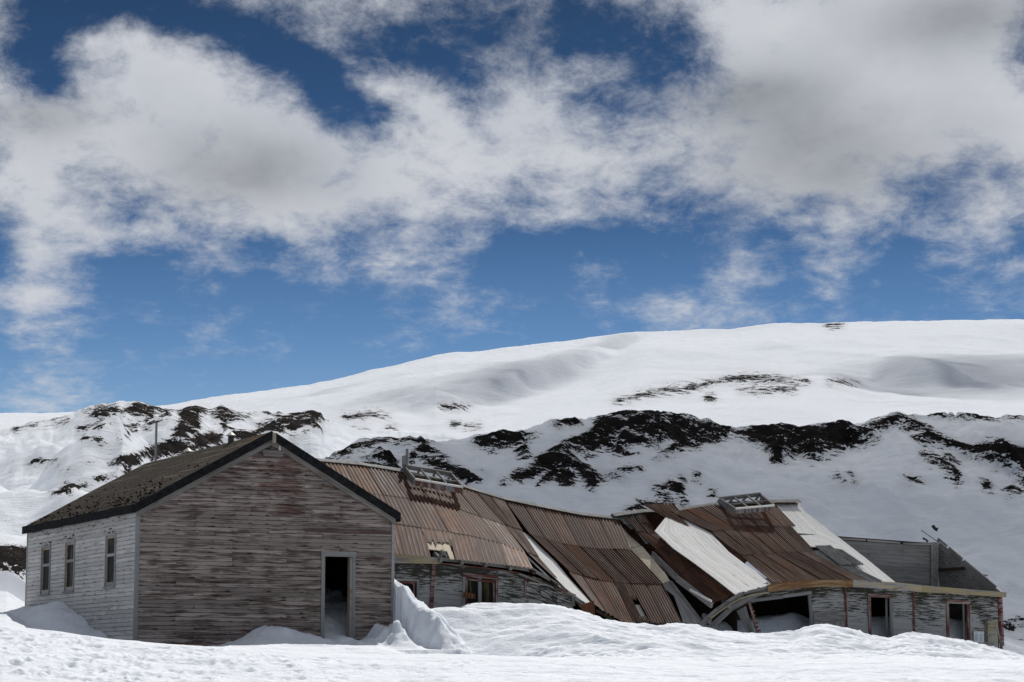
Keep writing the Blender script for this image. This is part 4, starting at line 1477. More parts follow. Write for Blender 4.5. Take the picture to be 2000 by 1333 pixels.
sec1 = seclines(T1, E1L, [[(604, 950), (700, 960), (780, 970), (870, 985), (981, 1024)], [(622, 1011), (720, 1014), (830, 1031), (900, 1042), (960, 1054), (1022, 1078)]])
NC = 8
for r in range(3):
    for c in range(NC):
        s0, s1 = c / NC, (c + 1) / NC
        P, n = patch(rowpt(sec1[r], s0, wrow(r)), rowpt(sec1[r], s1, wrow(r)), rowpt(sec1[r + 1], s0, wrow(r + 1)), rowpt(sec1[r + 1], s1, wrow(r + 1)))
        kw = {}
        if r == 2 and c == 4:      # the torn sheet above the eave
            kw = dict(t1=0.50, ragged=0.10)
        m_ = M['rust_pale'] if (c == 7 and r > 0) or (r == 0 and c in (0, 3)) else M['rust']
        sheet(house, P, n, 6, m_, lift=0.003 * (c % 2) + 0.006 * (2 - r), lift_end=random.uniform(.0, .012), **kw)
# boards under the torn sheet, and the white strip between left and middle roof
P, n = patch(rowpt(sec1[2], 4 / NC, wrow(2)), rowpt(sec1[2], 5 / NC, wrow(2)), rowpt(sec1[3], 4 / NC, wrow(3)), rowpt(sec1[3], 5 / NC, wrow(3)))
deck(house, [(P(0.05, 0.2), P(0.95, 0.2)), (P(0.05, 0.72), P(0.95, 0.72))], 3, M['cream_board'], -0.02)
deck(house, [(P(0.75, 0.72), P(0.98, 0.72)), (P(0.8, 1.0), P(0.98, 1.0))], 1, M['cream_board'], -0.02)
rb = MB()
for k in range(9):
    q = P(random.uniform(.42, .72), random.uniform(.78, .98)) + n * random.uniform(0.0, 0.05)
    rr_ = random.uniform(.03, .07)
    rb.tube([q - n * rr_, q + n * rr_ * .2, q + n * rr_], [rr_ * .7, rr_, rr_ * .45], 6)
o = rb.build('rubble', M['rubble'], house)
o['kind'] = 'stuff'

# white and cream boards in the first split
W1 = [C4(55, 128), C4(250, 350), C4(300, 405), C4(400, 520), C4(470, 600), C4(640, 760), C4(740, 845)]
W1r = [C4(95, 140), C4(300, 375), C4(345, 420), C4(430, 540), C4(490, 610), C4(655, 765), C4(750, 850)]


def chain(left, right, w0=WR - 0.05, w1=WE):
    out = []
    N_ = len(left)
    y0, y1 = left[0][1], left[-1][1]
    for (a, b) in zip(left, right):
        f = ((a[1] - y0) / (y1 - y0))
        w = w0 + (w1 - w0) * f
        out.append((FB.on_w(*a, w), FB.on_w(*b, w)))
    return out


deck(house, chain(W1, W1r), 2, M['white_board'], -0.05)
# narrow strip of pale sheets between the splits
S2L = [C4(95, 140), C4(312, 400), C4(482, 602), C4(742, 845)]
S2R = [C4(305, 205), C4(445, 440), C4(572, 640), C4(826, 930)]
cells = [(FB.on_w(*a, wrow(i)), FB.on_w(*b, wrow(i))) for i, (a, b) in enumerate(zip(S2L, S2R))]
for i in range(3):
    for h in (0, 1):
        P, n = patch(cells[i][0].lerp(cells[i][1], h / 2), cells[i][0].lerp(cells[i][1], (h + 1) / 2), cells[i + 1][0].lerp(cells[i + 1][1], h / 2),
                     cells[i + 1][0].lerp(cells[i + 1][1], (h + 1) / 2))
        if i == 2 and h == 1:
            sheet(house, P, n, 5, M['rust_pale'], lift=0.0, ragged=0.04, t1=0.55)
        else:
            sheet(house, P, n, 6 if i < 2 else 5, M['rust_pale'], lift=0.012 * (2 - i), ragged=0.02)
# second split: white boards
W2L = [C4(448, 438), C4(520, 560), C4(580, 640), C4(660, 735), C4(760, 850), C4(930, 975)]
W2R = [C4(505, 470), C4(640, 600), C4(712, 672), C4(800, 780), C4(892, 880), C4(985, 985)]
deck(house, chain(W2L, W2R, wrow(0.95), WE), 4, M['white_board'], -0.03)

# --- middle roof
sec2 = [[C4(312, 205), C4(560, 257), C4(880, 320), C4(1162, 353)],
        [C4(500, 462), C4(700, 525), C4(970, 570), C4(1255, 582)],
        [C4(790, 740), C4(960, 795), C4(1200, 830), C4(1492, 836)],
        [C4(985, 985), C4(1150, 1100), C4(1300, 1128), C4(1636, 1116)]]
NC = 6
for r in range(3):
    for c in range(NC):
        s0, s1 = c / NC, (c + 1) / NC
        P, n = patch(rowpt(sec2[r], s0, wrow(r)), rowpt(sec2[r], s1, wrow(r)), rowpt(sec2[r + 1], s0, wrow(r + 1)), rowpt(sec2[r + 1], s1, wrow(r + 1)))
        kw = dict(ragged=0.03) if c == NC - 1 or (r == 2) else {}
        if r == 2 and c == 3:
            kw = dict(s1=0.55, ragged=0.05)
        m_ = M['rust_pale'] if (r == 2 and c == 0) else (M['rust_dark'] if (r + c) % 3 == 0 else M['rust'])
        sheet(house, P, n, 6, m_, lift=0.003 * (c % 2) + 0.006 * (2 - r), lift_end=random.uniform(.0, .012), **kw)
P, n = patch(rowpt(sec2[2], 3 / NC, wrow(2)), rowpt(sec2[2], 4 / NC, wrow(2)), rowpt(sec2[3], 3 / NC, wrow(3)), rowpt(sec2[3], 4 / NC, wrow(3)))
sheet(house, P, n, 4, M['rust'], t0=0.0, t1=0.42, s0=0.5, s1=1.0, ragged=0.06, lift=0.004)
sheet(house, P, n, 4, M['rust'], t0=0.86, t1=1.0, s0=0.5, s1=1.0, ragged=0.04, lift=0.004)
deck(house, [(P(0.45, 0.55), P(0.98, 0.55)), (P(0.45, 1.0), P(0.98, 1.0))], 3, M['grey_wood'], -0.03)
# pale boards left standing along the torn right edge
PL = [C5(128, 330), C5(205, 520), C5(385, 760), C5(430, 800), C5(552, 890), C5(625, 1100)]
PR = [C5(212, 420), C5(300, 500), C5(470, 700), C5(520, 780), C5(600, 880), C5(765, 1104)]
PW = [wrow(0.2), wrow(0.9), wrow(1.8), wrow(1.95), wrow(2.3), wrow(3)]
deck(house, [(FB.on_w(*a, w), FB.on_w(*b, w)) for a, b, w in zip(PL[:4], PR[:4], PW[:4])], 4, M['cream_board'], -0.05)
deck(house, [(FB.on_w(*a, w), FB.on_w(*b, w)) for a, b, w in zip(PL[3:], PR[3:], PW[3:])], 5, M['partition'], -0.05)

# --- right roof: one plane, from ridge to eave
_q = [FB.on_w(1509, 984, WR), FB.on_w(1718, 1135, WE), FB.on_w(1507, 1138, WE)]
_n3 = (_q[1] - _q[0]).cross(_q[2] - _q[0]).normalized()
if _n3.z < 0:
    _n3 = -_n3
_W3 = [B0 + E1 * v.x + E2 * v.y + UPV * v.z for v in _q]
_N3 = E1 * _n3.x + E2 * _n3.y + UPV * _n3.z


def on3(p):
    return FB.loc(on_plane(p[0], p[1], _W3[0], _N3))


def row3(line, s):
    return on3(_pl(line, s))


sec3 = [[C5(520, 248), C5(890, 182), C5(1332, 178)],
        [C5(835, 400), C5(1180, 362), C5(1500, 352)],
        [C5(1068, 585), C5(1340, 562), C5(1690, 548)],
        [C5(1322, 800), C5(1700, 772), C6(640, 540)]]
NC = 7
for r in range(3):
    for c in range(NC):
        s0, s1 = c / NC, (c + 1) / NC
        P, n = patch(row3(sec3[r], s0), row3(sec3[r], s1), row3(sec3[r + 1], s0), row3(sec3[r + 1], s1))
        kw = dict(ragged=0.035) if c in (0, NC - 1) else {}
        if c == NC - 1 and r == 1:
            kw = dict(s1=0.62, ragged=0.07)
        m_ = M['rust']
        if r == 2 and c >= 4:
            m_ = M['rust_pale'] if c % 2 else M['rust']
        if (r, c) in ((0, 1), (1, 3), (0, 5)):
            m_ = M['rust_dark']
        if r == 2 and c == NC - 1:
            m_ = M['zinc_dark']
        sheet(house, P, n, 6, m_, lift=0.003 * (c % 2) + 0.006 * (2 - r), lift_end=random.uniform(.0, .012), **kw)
# grey zinc sheets patched in at the lower right
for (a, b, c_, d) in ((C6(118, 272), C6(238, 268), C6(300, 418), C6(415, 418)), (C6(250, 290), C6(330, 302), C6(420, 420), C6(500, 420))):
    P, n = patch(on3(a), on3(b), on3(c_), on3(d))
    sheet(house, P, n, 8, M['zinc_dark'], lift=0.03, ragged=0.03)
# bare white boards right of the sheets
DL = [C5(1300, 170), C5(1480, 350), C5(1560, 500), C6(250, 275), C6(420, 400), C6(560, 540)]
DR = [C6(0, -84), C6(50, -12), C6(200, 100), C6(330, 200), C6(520, 345), C6(760, 540)]
DW = [wrow(0), wrow(0.75), wrow(1.3), wrow(1.75), wrow(2.4), wrow(3)]
deck(house, [(on3(a), on3(b)) for a, b, w in zip(DL, DR, DW)], 11, M['white_board'], -0.045)
# stripped white boards left of the sheets
DL = [C5(500, 262), C5(400, 385), C5(545, 520), C5(730, 650), C5(870, 755), C5(1030, 880)]
DR = [C5(560, 255), C5(850, 405), C5(985, 550), C5(1110, 645), C5(1230, 725), C5(1330, 802)]
DW = [wrow(0), wrow(0.8), wrow(1.4), wrow(2.0), wrow(2.5), wrow(3)]
deck(house, [(on3(a), on3(b)) for a, b, w in zip(DL, DR, DW)], 12, M['white_board'], -0.03)
# dark sheets that slid down on the left of the boards
DL = [C5(150, 290), C5(250, 400), C5(400, 545), C5(570, 740), C5(838, 962)]
DR = [C5(300, 258), C5(420, 430), C5(530, 490), C5(725, 650), C5(1028, 888)]
DW = [wrow(0.05), wrow(0.7), wrow(1.2), wrow(2.0), wrow(3)]
cells = [(FB.on_w(*a, w), FB.on_w(*b, w)) for a, b, w in zip(DL, DR, DW)]
for i in range(4):
    for h in (0, 1):
        P, n = patch(cells[i][0].lerp(cells[i][1], h / 2), cells[i][0].lerp(cells[i][1], (h + 1) / 2), cells[i + 1][0].lerp(cells[i + 1][1], h / 2),
                     cells[i + 1][0].lerp(cells[i + 1][1], (h + 1) / 2))
        sheet(house, P, n, 6 if i > 1 else 5, M['rust_dark'], lift=0.01 * (3 - i), ragged=0.025, amp=0.014)
# grey rafter under their lower edge, its sunlit stretch painted paler
rafters = [(C5(380, 560), C5(575, 750), wrow(1.3), wrow(2.05)), (C5(575, 752), C5(850, 962), wrow(2.05), wrow(3.0)), (C5(520, 790), C5(765, 1110), wrow(2.0), wrow(2.95))]
for i, (a, b, w0, w1) in enumerate(rafters):
    mb = MB()
    mb.beam(FB.on_w(*a, w0) + Vector((0, 0, -0.06)), FB.on_w(*b, w1) + Vector((0, 0, -0.06)), 0.07, 0.17)
    mb.build('rafter', M['grey_wood'] if i != 1 else M['partition'], house)
mb = MB()
mb.beam(FB.on_w(*C5(678, 856), wrow(2.4) - 0.1), FB.on_w(*C5(845, 948), wrow(3) - 0.1), 0.05, 0.06)  # added white strip stands for the sun highlight on the rafter edge
mb.build('batten', M['white_board'], house, label='white strip added for the sun highlight at the edge of the slid sheets')

# --- rear roof slopes and ridge caps (they keep the sun out of the rooms)
for line in ([(560, 893)] + T1 + [C4(312, 205)] + sec2[0], [C5(60, 268), C5(300, 235), C5(520, 232), C5(890, 180), C5(1332, 160), C6(0, -84)]):
    pts = [FB.on_w(*p, WR) for p in line]
    mb = MB()
    for a, b in zip(pts[:-1], pts[1:]):
        a2, b2 = a + Vector((0, 4.9, 0)), b + Vector((0, 4.9, 0))
        a2.z = min(a.z - 2.4, 1.6)
        b2.z = min(b.z - 2.4, 1.6)
        k_ = len(mb.v)
        mb.board(a + Vector((0, .03, -.09)), b + Vector((0, .03, -.09)), b2, a2, (0, 0, 0.03))
    mb.build('rear_roof_slope', M['rust_dark'], house)
    for a, b in zip(pts[:-1], pts[1:]):
        L_ = (b - a)
        nseg = max(1, int(L_.length / 1.3))
        for q in range(nseg):
            p0, p1_ = a + L_ * (q / nseg), a + L_ * ((q + 1) / nseg)
            mb = MB()
            tilt = random.uniform(0.0, 0.02)
            mb.board(p0 + Vector((0, -0.17, -0.055)), p1_ + Vector((0, -0.17, -0.055)), p1_ + Vector((0, 0, 0.035 + tilt)), p0 + Vector((0, 0, 0.035)), (0, 0, 0.014))
            mb.board(p1_ + Vector((0, 0.17, -0.07)), p0 + Vector((0, 0.17, -0.07)), p0 + Vector((0, 0.001, 0.036)), p1_ + Vector((0, 0.001, 0.036 + tilt)), (0, 0, 0.014))
            mb.build('ridge_cap', M['rust_pale'] if q % 2 else M['zinc_dark'], house)
# rear wall, left end wall and the dark floor-to-ceiling cross walls inside
uR = FB.on_w(1950, 1200).x
mb = MB()
mb.box(-4.2, uR, 9.2, 9.3, -0.5, 2.0)
mb.box(-4.25, -4.15, 0.1, 9.1, -0.5, 3.0)
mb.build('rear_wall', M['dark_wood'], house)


# --- walls of the long house
def wallpt(px, py, w=0.0):
    return FB.on_w(px, py, w)


def top_left(px):
    return float(np.interp(px, [760, 858, 960, 1010, 1046, 1090, 1120, 1135], [1100, 1101, 1112, 1119, 1126, 1148, 1160, 1170]))


def top_right(px):
    return float(np.interp(px, [1462, 1480, 1520, 1560, 1600, 1650, 1700, 1800, 1950], [1170, 1161, 1152, 1148, 1145, 1145, 1148, 1154, 1164]))


def set_top(o, vals):
    a = o.data.attributes.new('top', 'FLOAT', 'POINT')
    a.data.foreach_set('value', np.asarray(vals, dtype=np.float32))


def siding(topf, x0, x1, nrows, dy, openings, cuts, wshift=0.0):
    for k in range(nrows):
        def yrow(px, kk):
            base = topf(px)
            flat_ = topf((x0 + x1) / 2) + (px - (x0 + x1) / 2) * 0.03
            f = min(1.0, kk / (nrows * 1.2))
            return base + kk * dy * (1.0 + 0.15 * (px - x0) / (x1 - x0) * 0) + 0 * f * flat_
        xs = sorted(set([x0, x1] + [c for c in cuts if x0 < c < x1] + [o[0] for o in openings if x0 < o[0] < x1] + [o[1] for o in openings if x0 < o[1] < x1]))
        for a, b in zip(xs[:-1], xs[1:]):
            mid = (a + b) / 2
            ym = yrow(mid, k + 0.5)
            if any(o[0] - .1 <= mid <= o[1] + .1 and o[2] - 1 < ym < o[3] + 1 for o in openings):
                continue
            mb = MB()
            nseg = max(1, int((b - a) / 30))
            for q in range(nseg):
                xa, xb = a + (b - a) * q / nseg, a + (b - a) * (q + 1) / nseg
                pa, pb = wallpt(xa, yrow(xa, k + 0.97)), wallpt(xb, yrow(xb, k + 0.97))
                pc, pd = wallpt(xb, yrow(xb, k)), wallpt(xa, yrow(xa, k))
                th = 0.022
                mb.board(pa, pb, pc, pd, (0, -th, 0), (0, -0.004, 0))
                mb.board(wallpt(xa, yrow(xa, k + 1.1)) + Vector((0, .012, 0)), wallpt(xb, yrow(xb, k + 1.1)) + Vector((0, .012, 0)), pc + Vector((0, .012, 0)), pd + Vector((0, .012, 0)), (0, -0.008, 0))
            o_ = mb.build('plank', M['siding'], house)
            tv = max(0.0, 1.0 - k / (nrows * 0.75))
            set_top(o_, [tv] * len(mb.v))


open_left = [(CW(62, 0)[0], CW(285, 0)[0], CW(0, 355)[1], 1400), (CW(715, 0)[0], CW(1050, 0)[0], CW(0, 305)[1], 1400)]
siding(top_left, 752, 1119, 9, 11.3, open_left, [845.5, 1025])
open_right = [(1462, 1581, 1166.5, 1400), (1694, 1741, 1158, 1400), (1847, 1892, 1170, 1400)]
siding(top_right, 1462, 1949, 9, 11.2, open_right, [1649, 1783])
# vertical cover strips on the walls
for (xa, ya, xb, yb, wd, m_) in ((845.8, 1103, 841, 1190, 0.10, 'red_trim'), (1025.5, 1131, 1024.5, 1168, 0.06, 'red_trim'), (1649, 1146, 1652, 1225, 0.06, 'rust_trim'), (1783, 1154, 1784, 1238, 0.065, 'rust_trim'),
                                 (1949.5, 1164, 1954, 1270, 0.08, 'red_trim'), (1953.5, 1165, 1957.5, 1262, 0.075, 'red_trim'), (1946, 1228, 1957, 1275, 0.06, 'grey_wood')):
    a, b = wallpt(xa, ya), wallpt(xb, yb)
    mb = MB()
    mb.board(b + Vector((-wd / 2, -.024, 0)), b + Vector((wd / 2, -.024, 0)), a + Vector((wd / 2, -.024, 0)), a + Vector((-wd / 2, -.024, 0)), (0, -0.03, 0))
    mb.build('cover_strip', M[m_], house)


def frame_piece(par, name, a, b, wid, mat, out=0.05, y0=0.0):
    """board of a frame lying on the wall from a to b (local points), wid across"""
    d = (b - a).normalized()
    s = Vector((d.z, 0, -d.x)) * wid / 2
    mb = MB()
    mb.board(a - s + Vector((0, y0, 0)), b - s + Vector((0, y0, 0)), b + s + Vector((0, y0, 0)), a + s + Vector((0, y0, 0)), (0, -out, 0))
    return mb.build(name, M[mat], par)


# doorways of the right part
for (xl, xr, yt, yb, ml, mt, mr) in ((1697, 1738.5, 1163, 1246, 'rust_trim', 'rust_trim', 'grey_wood'), (1849.5, 1889.5, 1175, 1262, 'rust_trim', 'rust_trim', 'red_trim')):
    d = empty('door_frame', (0, 0, 0))
    d.parent = house
    frame_piece(d, 'jamb', wallpt(xl + 1.5, yb), wallpt(xl - 0.5, yt), 0.085, ml)
    frame_piece(d, 'jamb', wallpt(xr + 2, yb), wallpt(xr, yt), 0.085, mr)
    frame_piece(d, 'lintel', wallpt(xl - 3, yt), wallpt(xr + 3, yt + 2), 0.11, mt, 0.055)
    frame_piece(d, 'jamb_lining', wallpt(xr - 2.5, yb), wallpt(xr - 4, yt + 4), 0.07, 'grey_wood', 0.02, 0.10)
# windows of the left part
wdw = empty('window', (0, 0, 0))
wdw.parent = house
xl, xr, yt, yb = CW(70, 0)[0], CW(275, 0)[0], CW(0, 362)[1], 1180
frame_piece(wdw, 'frame', wallpt(xl, yb), wallpt(xl, yt), 0.06, 'trim')
frame_piece(wdw, 'frame', wallpt(xr, yb), wallpt(xr, yt + 2), 0.06, 'trim')
frame_piece(wdw, 'frame', wallpt(xl - 2, yt), wallpt(xr + 2, yt + 1.5), 0.06, 'trim', 0.055)
frame_piece(wdw, 'sash', wallpt(xl + 3, yt + 5), wallpt(xr - 3, yt + 6.5), 0.075, 'red_trim', 0.03, 0.02)
frame_piece(wdw, 'sash', wallpt(xr - 6, yb), wallpt(xr - 6, yt + 6), 0.06, 'red_trim', 0.03, 0.02)
p, q = wallpt(xl, yb, .04), wallpt(xr - 6, yt + 5, .04)
mb = MB()
mb.box(p.x, q.x, 0.03, 0.036, p.z, q.z)
mb.build('pane', M['glass'], wdw)
wdw = empty('window', (0, 0, 0))
wdw.parent = house
xl, xr, yt, yb = CW(722, 0)[0], CW(1045, 0)[0], CW(0, 320)[1], 1182
sl = 5.5
frame_piece(wdw, 'frame', wallpt(xl, yb), wallpt(xl + .5, yt), 0.075, 'trim')
frame_piece(wdw, 'frame', wallpt(xr, yb), wallpt(xr, yt + sl), 0.05, 'rust_trim')
frame_piece(wdw, 'frame', wallpt(xl - 2, yt - 1), wallpt(xr + 2, yt + sl), 0.11, 'rust_trim', 0.055)
for xm, wd, m_ in ((CW(755, 0)[0], 0.05, 'rust_trim'), (CW(885, 0)[0], 0.10, 'trim'), (CW(1022, 0)[0], 0.05, 'rust_trim')):
    frame_piece(wdw, 'mullion', wallpt(xm, yb), wallpt(xm, yt + 4 + (xm - xl) * .08), wd, m_, 0.03, 0.02)
frame_piece(wdw, 'sash', wallpt(xl + 3, yt + 7.5), wallpt(xr - 3, yt + 7.5 + sl), 0.06, 'rust_trim', 0.032, 0.02)
for x0, x1 in ((CW(760, 0)[0], CW(878, 0)[0]), (CW(895, 0)[0], CW(1018, 0)[0])):
    p, q = wallpt(x0, yb), wallpt(x1, yt + 8)
    mb = MB()
    mb.box(p.x, q.x, 0.03, 0.036, p.z, q.z)
    mb.build('pane', M['glass'], wdw)
# rusty sheet standing before the double window's lower corner
a, b, c_, d = (wallpt(*CW(712, 540), -0.25), wallpt(*CW(838, 548), -0.25), wallpt(*CW(835, 505), -0.2), wallpt(*CW(725, 478), -0.2))
P, n = patch(d, c_, a, b)
o = sheet(None, P, Vector((0, -1, 0.1)).normalized(), 4, M['rust_dark'], name='corrugated_scrap', ragged=0.05)
o.matrix_world = Matrix.Translation(B0) @ Matrix.Rotation(TH, 4, 'Z')
o['label'] = 'small rusty iron scrap standing in snow under the double window'
o['category'] = 'metal scrap'

# --- fascia and open eaves
fx = [(752, 1082, 1100), (800, 1085, 1101), (858, 1090, 1101.5)]
mb = MB()
for (xa, ta, ba), (xb, tb, bb) in zip(fx[:-1], fx[1:]):
    mb.board(wallpt(xa, ba, -.12), wallpt(xb, bb, -.12), wallpt(xb, tb, -.12), wallpt(xa, ta, -.12), (0, -0.03, 0))
mb.build('fascia_board', M['yellow'], house, label='short pale yellow fascia board beside the hut')
lo = [CW(490, 205), CW(700, 225), CW(1000, 260), CW(1250, 297), CW(1480, 380), CW(1640, 450), CW(1790, 512)]
mb = MB()
for a, b in zip(lo[:-1], lo[1:]):
    mb.board(wallpt(a[0], a[1] + 1.5, -.03), wallpt(b[0], b[1] + 1.5, -.03), wallpt(b[0], b[1] - 1.5, -.03), wallpt(a[0], a[1] - 1.5, -.03), (0, -0.03, 0))
mb.build('wall_plate', M['rust_trim'], house)
up_ = [CW(480, 145), CW(700, 165), CW(950, 195), CW(1200, 225), CW(1420, 262), CW(1640, 390), CW(1850, 555), CW(1920, 590)]
mb = MB()
for a, b in zip(up_[:-1], up_[1:]):
    mb.board(wallpt(a[0], a[1] + 6.5, .02), wallpt(b[0], b[1] + 6.5, .02), wallpt(b[0], b[1] - .5, .02), wallpt(a[0], a[1] - .5, .02), (0, -0.02, 0))
    mb.board(wallpt(a[0], a[1] + 1.5, -.28), wallpt(b[0], b[1] + 1.5, -.28), wallpt(b[0], b[1] - .5, -.28), wallpt(a[0], a[1] - .5, -.28), (0, -0.02, 0))
mb.build('soffit_board', M['grey_wood'], house)
for (x, y) in (CW(498, 178), CW(708, 196), CW(940, 220), CW(1182, 252), CW(1408, 292), CW(1622, 425)):
    p = wallpt(x, y, -0.2)
    mb = MB()
    mb.beam(p + Vector((0, -0.06, 0.0)), p + Vector((0, 0.35, 0.20)), 0.085, 0.12)
    mb.build('rafter_end', M['dark_wood'] if x > 1000 else M['grey_wood'], house)
# loose boards hanging where the wall plate broke
for (a, b, wd, m_) in ((CW(1255, 305), CW(1600, 445), 0.05, 'grey_wood'), (CW(1340, 392), CW(1520, 420), 0.03, 'yellow'), (CW(1480, 380), CW(1650, 440), 0.05, 'dark_wood'),
                       (CW(1790, 555), CW(1905, 640), 0.07, 'grey_wood'), (CW(1800, 585), CW(1880, 650), 0.06, 'dark_wood'), (CW(1660, 470), CW(1800, 520), 0.06, 'rust_trim'), (CW(1785, 520), CW(1790, 620), 0.08, 'grey_wood')):
    frame_piece(house, 'loose_board', wallpt(*a), wallpt(*b), wd, m_, 0.03, -0.04 - 0.2 * random.random())
# curled sheet stuck in the drift below the middle roof
a, b, c_, d = (FB.on_w(*CW(1905, 690), -.8), FB.on_w(*CW(2000, 735), -.7), FB.on_w(*CW(1992, 570), -.5), FB.on_w(*CW(1850, 615), -.6))
P, n = patch(d, c_, a, b)
o = sheet(None, P, Vector((0.2, -1, 0.3)).normalized(), 7, M['rust_dark'], name='corrugated_scrap', ragged=0.04, amp=0.016)
o.matrix_world = Matrix.Translation(B0) @ Matrix.Rotation(TH, 4, 'Z')
o['label'] = 'bent dark corrugated scrap sticking out of the drift below the sagging middle roof'
o['category'] = 'metal scrap'
# dark sagging eave board along the bottom of the middle roof
mb = MB()
ln = [C4(1000, 1030), C4(1150, 1112), C4(1300, 1138), C4(1500, 1136), C4(1740, 1128)]
for a, b in zip(ln[:-1], ln[1:]):
    mb.board(FB.on_w(a[0], a[1] + 5, WE + .1), FB.on_w(b[0], b[1] + 5, WE + .1), FB.on_w(b[0], b[1] - 1, WE + .1), FB.on_w(a[0], a[1] - 1, WE + .1), (0, -0.05, 0))
mb.build('eave_beam', M['dark_wood'], house)

# right fascia: yellow board that bends down to the left
top_f = [(1496, 1141), (1520, 1138.5), (1560, 1135), (1600, 1133), (1665, 1133), (1700, 1135), (1750, 1138), (1800, 1143.5), (1870, 1149.5), (1965, 1157.5)]
bot_f = [(1500, 1158), (1522, 1153.5), (1560, 1149), (1600, 1146.5), (1665, 1147), (1700, 1149), (1750, 1153), (1800, 1157), (1870, 1161), (1964, 1167)]
for g in ((0, 4), (4, 7), (7, 9)):
    mb = MB()
    for i in range(g[0], g[1]):
        (xa, ta), (xb, tb) = top_f[i], top_f[i + 1]
        (xc, bc), (xd, bd) = bot_f[i], bot_f[i + 1]
        if i == g[1] - 1:
            xb, xd = xb - .4, xd - .4
        mb.board(wallpt(xc, bc, WE), wallpt(xd, bd, WE), wallpt(xb, tb, WE), wallpt(xa, ta, WE), (0, -0.035, 0))
    mb.build('fascia_board', M['yellow'] if g[0] else M['fascia_rust'] if 'fascia_rust' in M else M['yellow'], house)
# soffit closing the gap between fascia and wall
mb = MB()
for i in range(len(bot_f) - 1):
    (xc, bc), (xd, bd) = bot_f[i], bot_f[i + 1]
    p, q = wallpt(xc, bc - 2, WE + .02), wallpt(xd, bd - 2, WE + .02)
    mb.board(p, q, Vector((q.x, -0.005, q.z)), Vector((p.x, -0.005, p.z)), (0, 0, 0.02))
mb.build('soffit_board', M['yellow'], house)
# thin yellow lower moulding and the broken grey eave boards running down to the snow
ml = [(1385, 1209), (1420, 1184), (1444, 1170), (1465, 1163), (1500, 1158)]
mb = MB()
for a, b in zip(ml[:-1], ml[1:]):
    mb.board(wallpt(a[0], a[1] + 1.6, WE), wallpt(b[0], b[1] + 1.6, WE), wallpt(b[0], b[1] - 1.6, WE), wallpt(a[0], a[1] - 1.6, WE), (0, -0.04, 0))
mb.build('moulding', M['yellow'], house)
for (ln, wd, w, m_) in (([(1366, 1222), (1400, 1193), (1450, 1157), (1500, 1143)], 0.16, WE + .05, 'grey_wood'), ([(1388, 1225), (1425, 1190), (1470, 1164), (1500, 1151)], 0.16, WE + .12, 'grey_wood'),
                        ([(1380, 1219), (1412, 1190), (1456, 1160), (1500, 1147)], 0.10, WE + .3, 'dark_wood')):
    mb = MB()
    for a, b in zip(ln[:-1], ln[1:]):
        p, q = FB.on_w(*a, w), FB.on_w(*b, w)
        d_ = (q - p).normalized()
        s_ = Vector((-d_.z, 0, d_.x)) * wd / 2
        mb.board(p - s_, q - s_, q + s_, p + s_, (0, -0.04, 0))
    mb.build('eave_board', M[m_], house)
for (x, y) in ((1423, 1184), (1385, 1215), (1456, 1156)):
    p = FB.on_w(x, y, WE - .02)
    mb = MB()
    mb.beam(p + Vector((0, -0.05, 0)), p + Vector((0, 0.3, 0.18)), 0.09, 0.14)
    mb.build('rafter_end', M['grey_wood'], house)
# broken wall panel leaning by the hole, with bricks along its edge
px_ = [C5(1048, 1025), C5(1118, 985), C5(1200, 1205), C5(1150, 1205)]
mb = MB()
NP = 3
for k in range(NP):
    mb = MB()
    a0, a1 = Vector(wallpt(*px_[0], -.05)), Vector(wallpt(*px_[1], -.05))
    b0, b1 = Vector(wallpt(px_[3][0], px_[3][1] + 6, -.3)), Vector(wallpt(px_[2][0] , px_[2][1] + 6, -.3))
    mb.board(b0.lerp(b1, k / NP + .01), a0.lerp(a1, k / NP + .01), a0.lerp(a1, (k + 1) / NP - .01), b0.lerp(b1, (k + 1) / NP - .01), (0, 0.03, 0))
    mb.build('fallen_plank', M['grey_wood'], house)
for k in range(10):
    f = k / 9
    x, y = 1459 + (1481 - 1459) * f + random.uniform(-.8, .8), 1172 + (1240 - 1172) * f
    p = wallpt(x, y, -.02 - .2 * f)
    mb = MB()
    mb.beam(p, p + Vector((random.uniform(.07, .1), 0.01, random.uniform(-.015, .015))), 0.10, 0.062)
    mb.build('brick', M['brick'], house)
a, b = wallpt(1458, 1163), wallpt(1462, 1176)
mb = MB()
mb.beam(a + Vector((0, -.06, 0)), wallpt(1480, 1240, -.2), 0.05, 0.06)
mb.build('cover_strip', M['rust_trim'], house)
# header board over the hole, jamb at its right, low patch of upright boards
frame_piece(house, 'header_board', wallpt(1464, 1174), wallpt(1528, 1166.5), 0.09, 'siding_plain' if 'siding_plain' in M else 'trim', 0.03)
frame_piece(house, 'header_board', wallpt(1528, 1165.5), wallpt(1584, 1158), 0.09, 'trim', 0.045)
frame_piece(house, 'jamb', wallpt(1586, 1232), wallpt(1579.5, 1163), 0.09, 'grey_wood', 0.045)
for (xa, xb, ya, yb) in ((1588, 1652, 1196, 1205.5), (1588, 1652, 1206, 1214)):
    frame_piece(house, 'patch_board', wallpt(xa, (ya + yb) / 2), wallpt(xb, (ya + yb) / 2 - 1), (yb - ya) / 66, 'grey_wood', 0.03, -0.02)
for k in range(6):
    x = 1588 + k * 10.2
    frame_piece(house, 'patch_board', wallpt(x + 5, 1240), wallpt(x + 5, 1215), 0.135, 'trim', 0.018, -0.024)

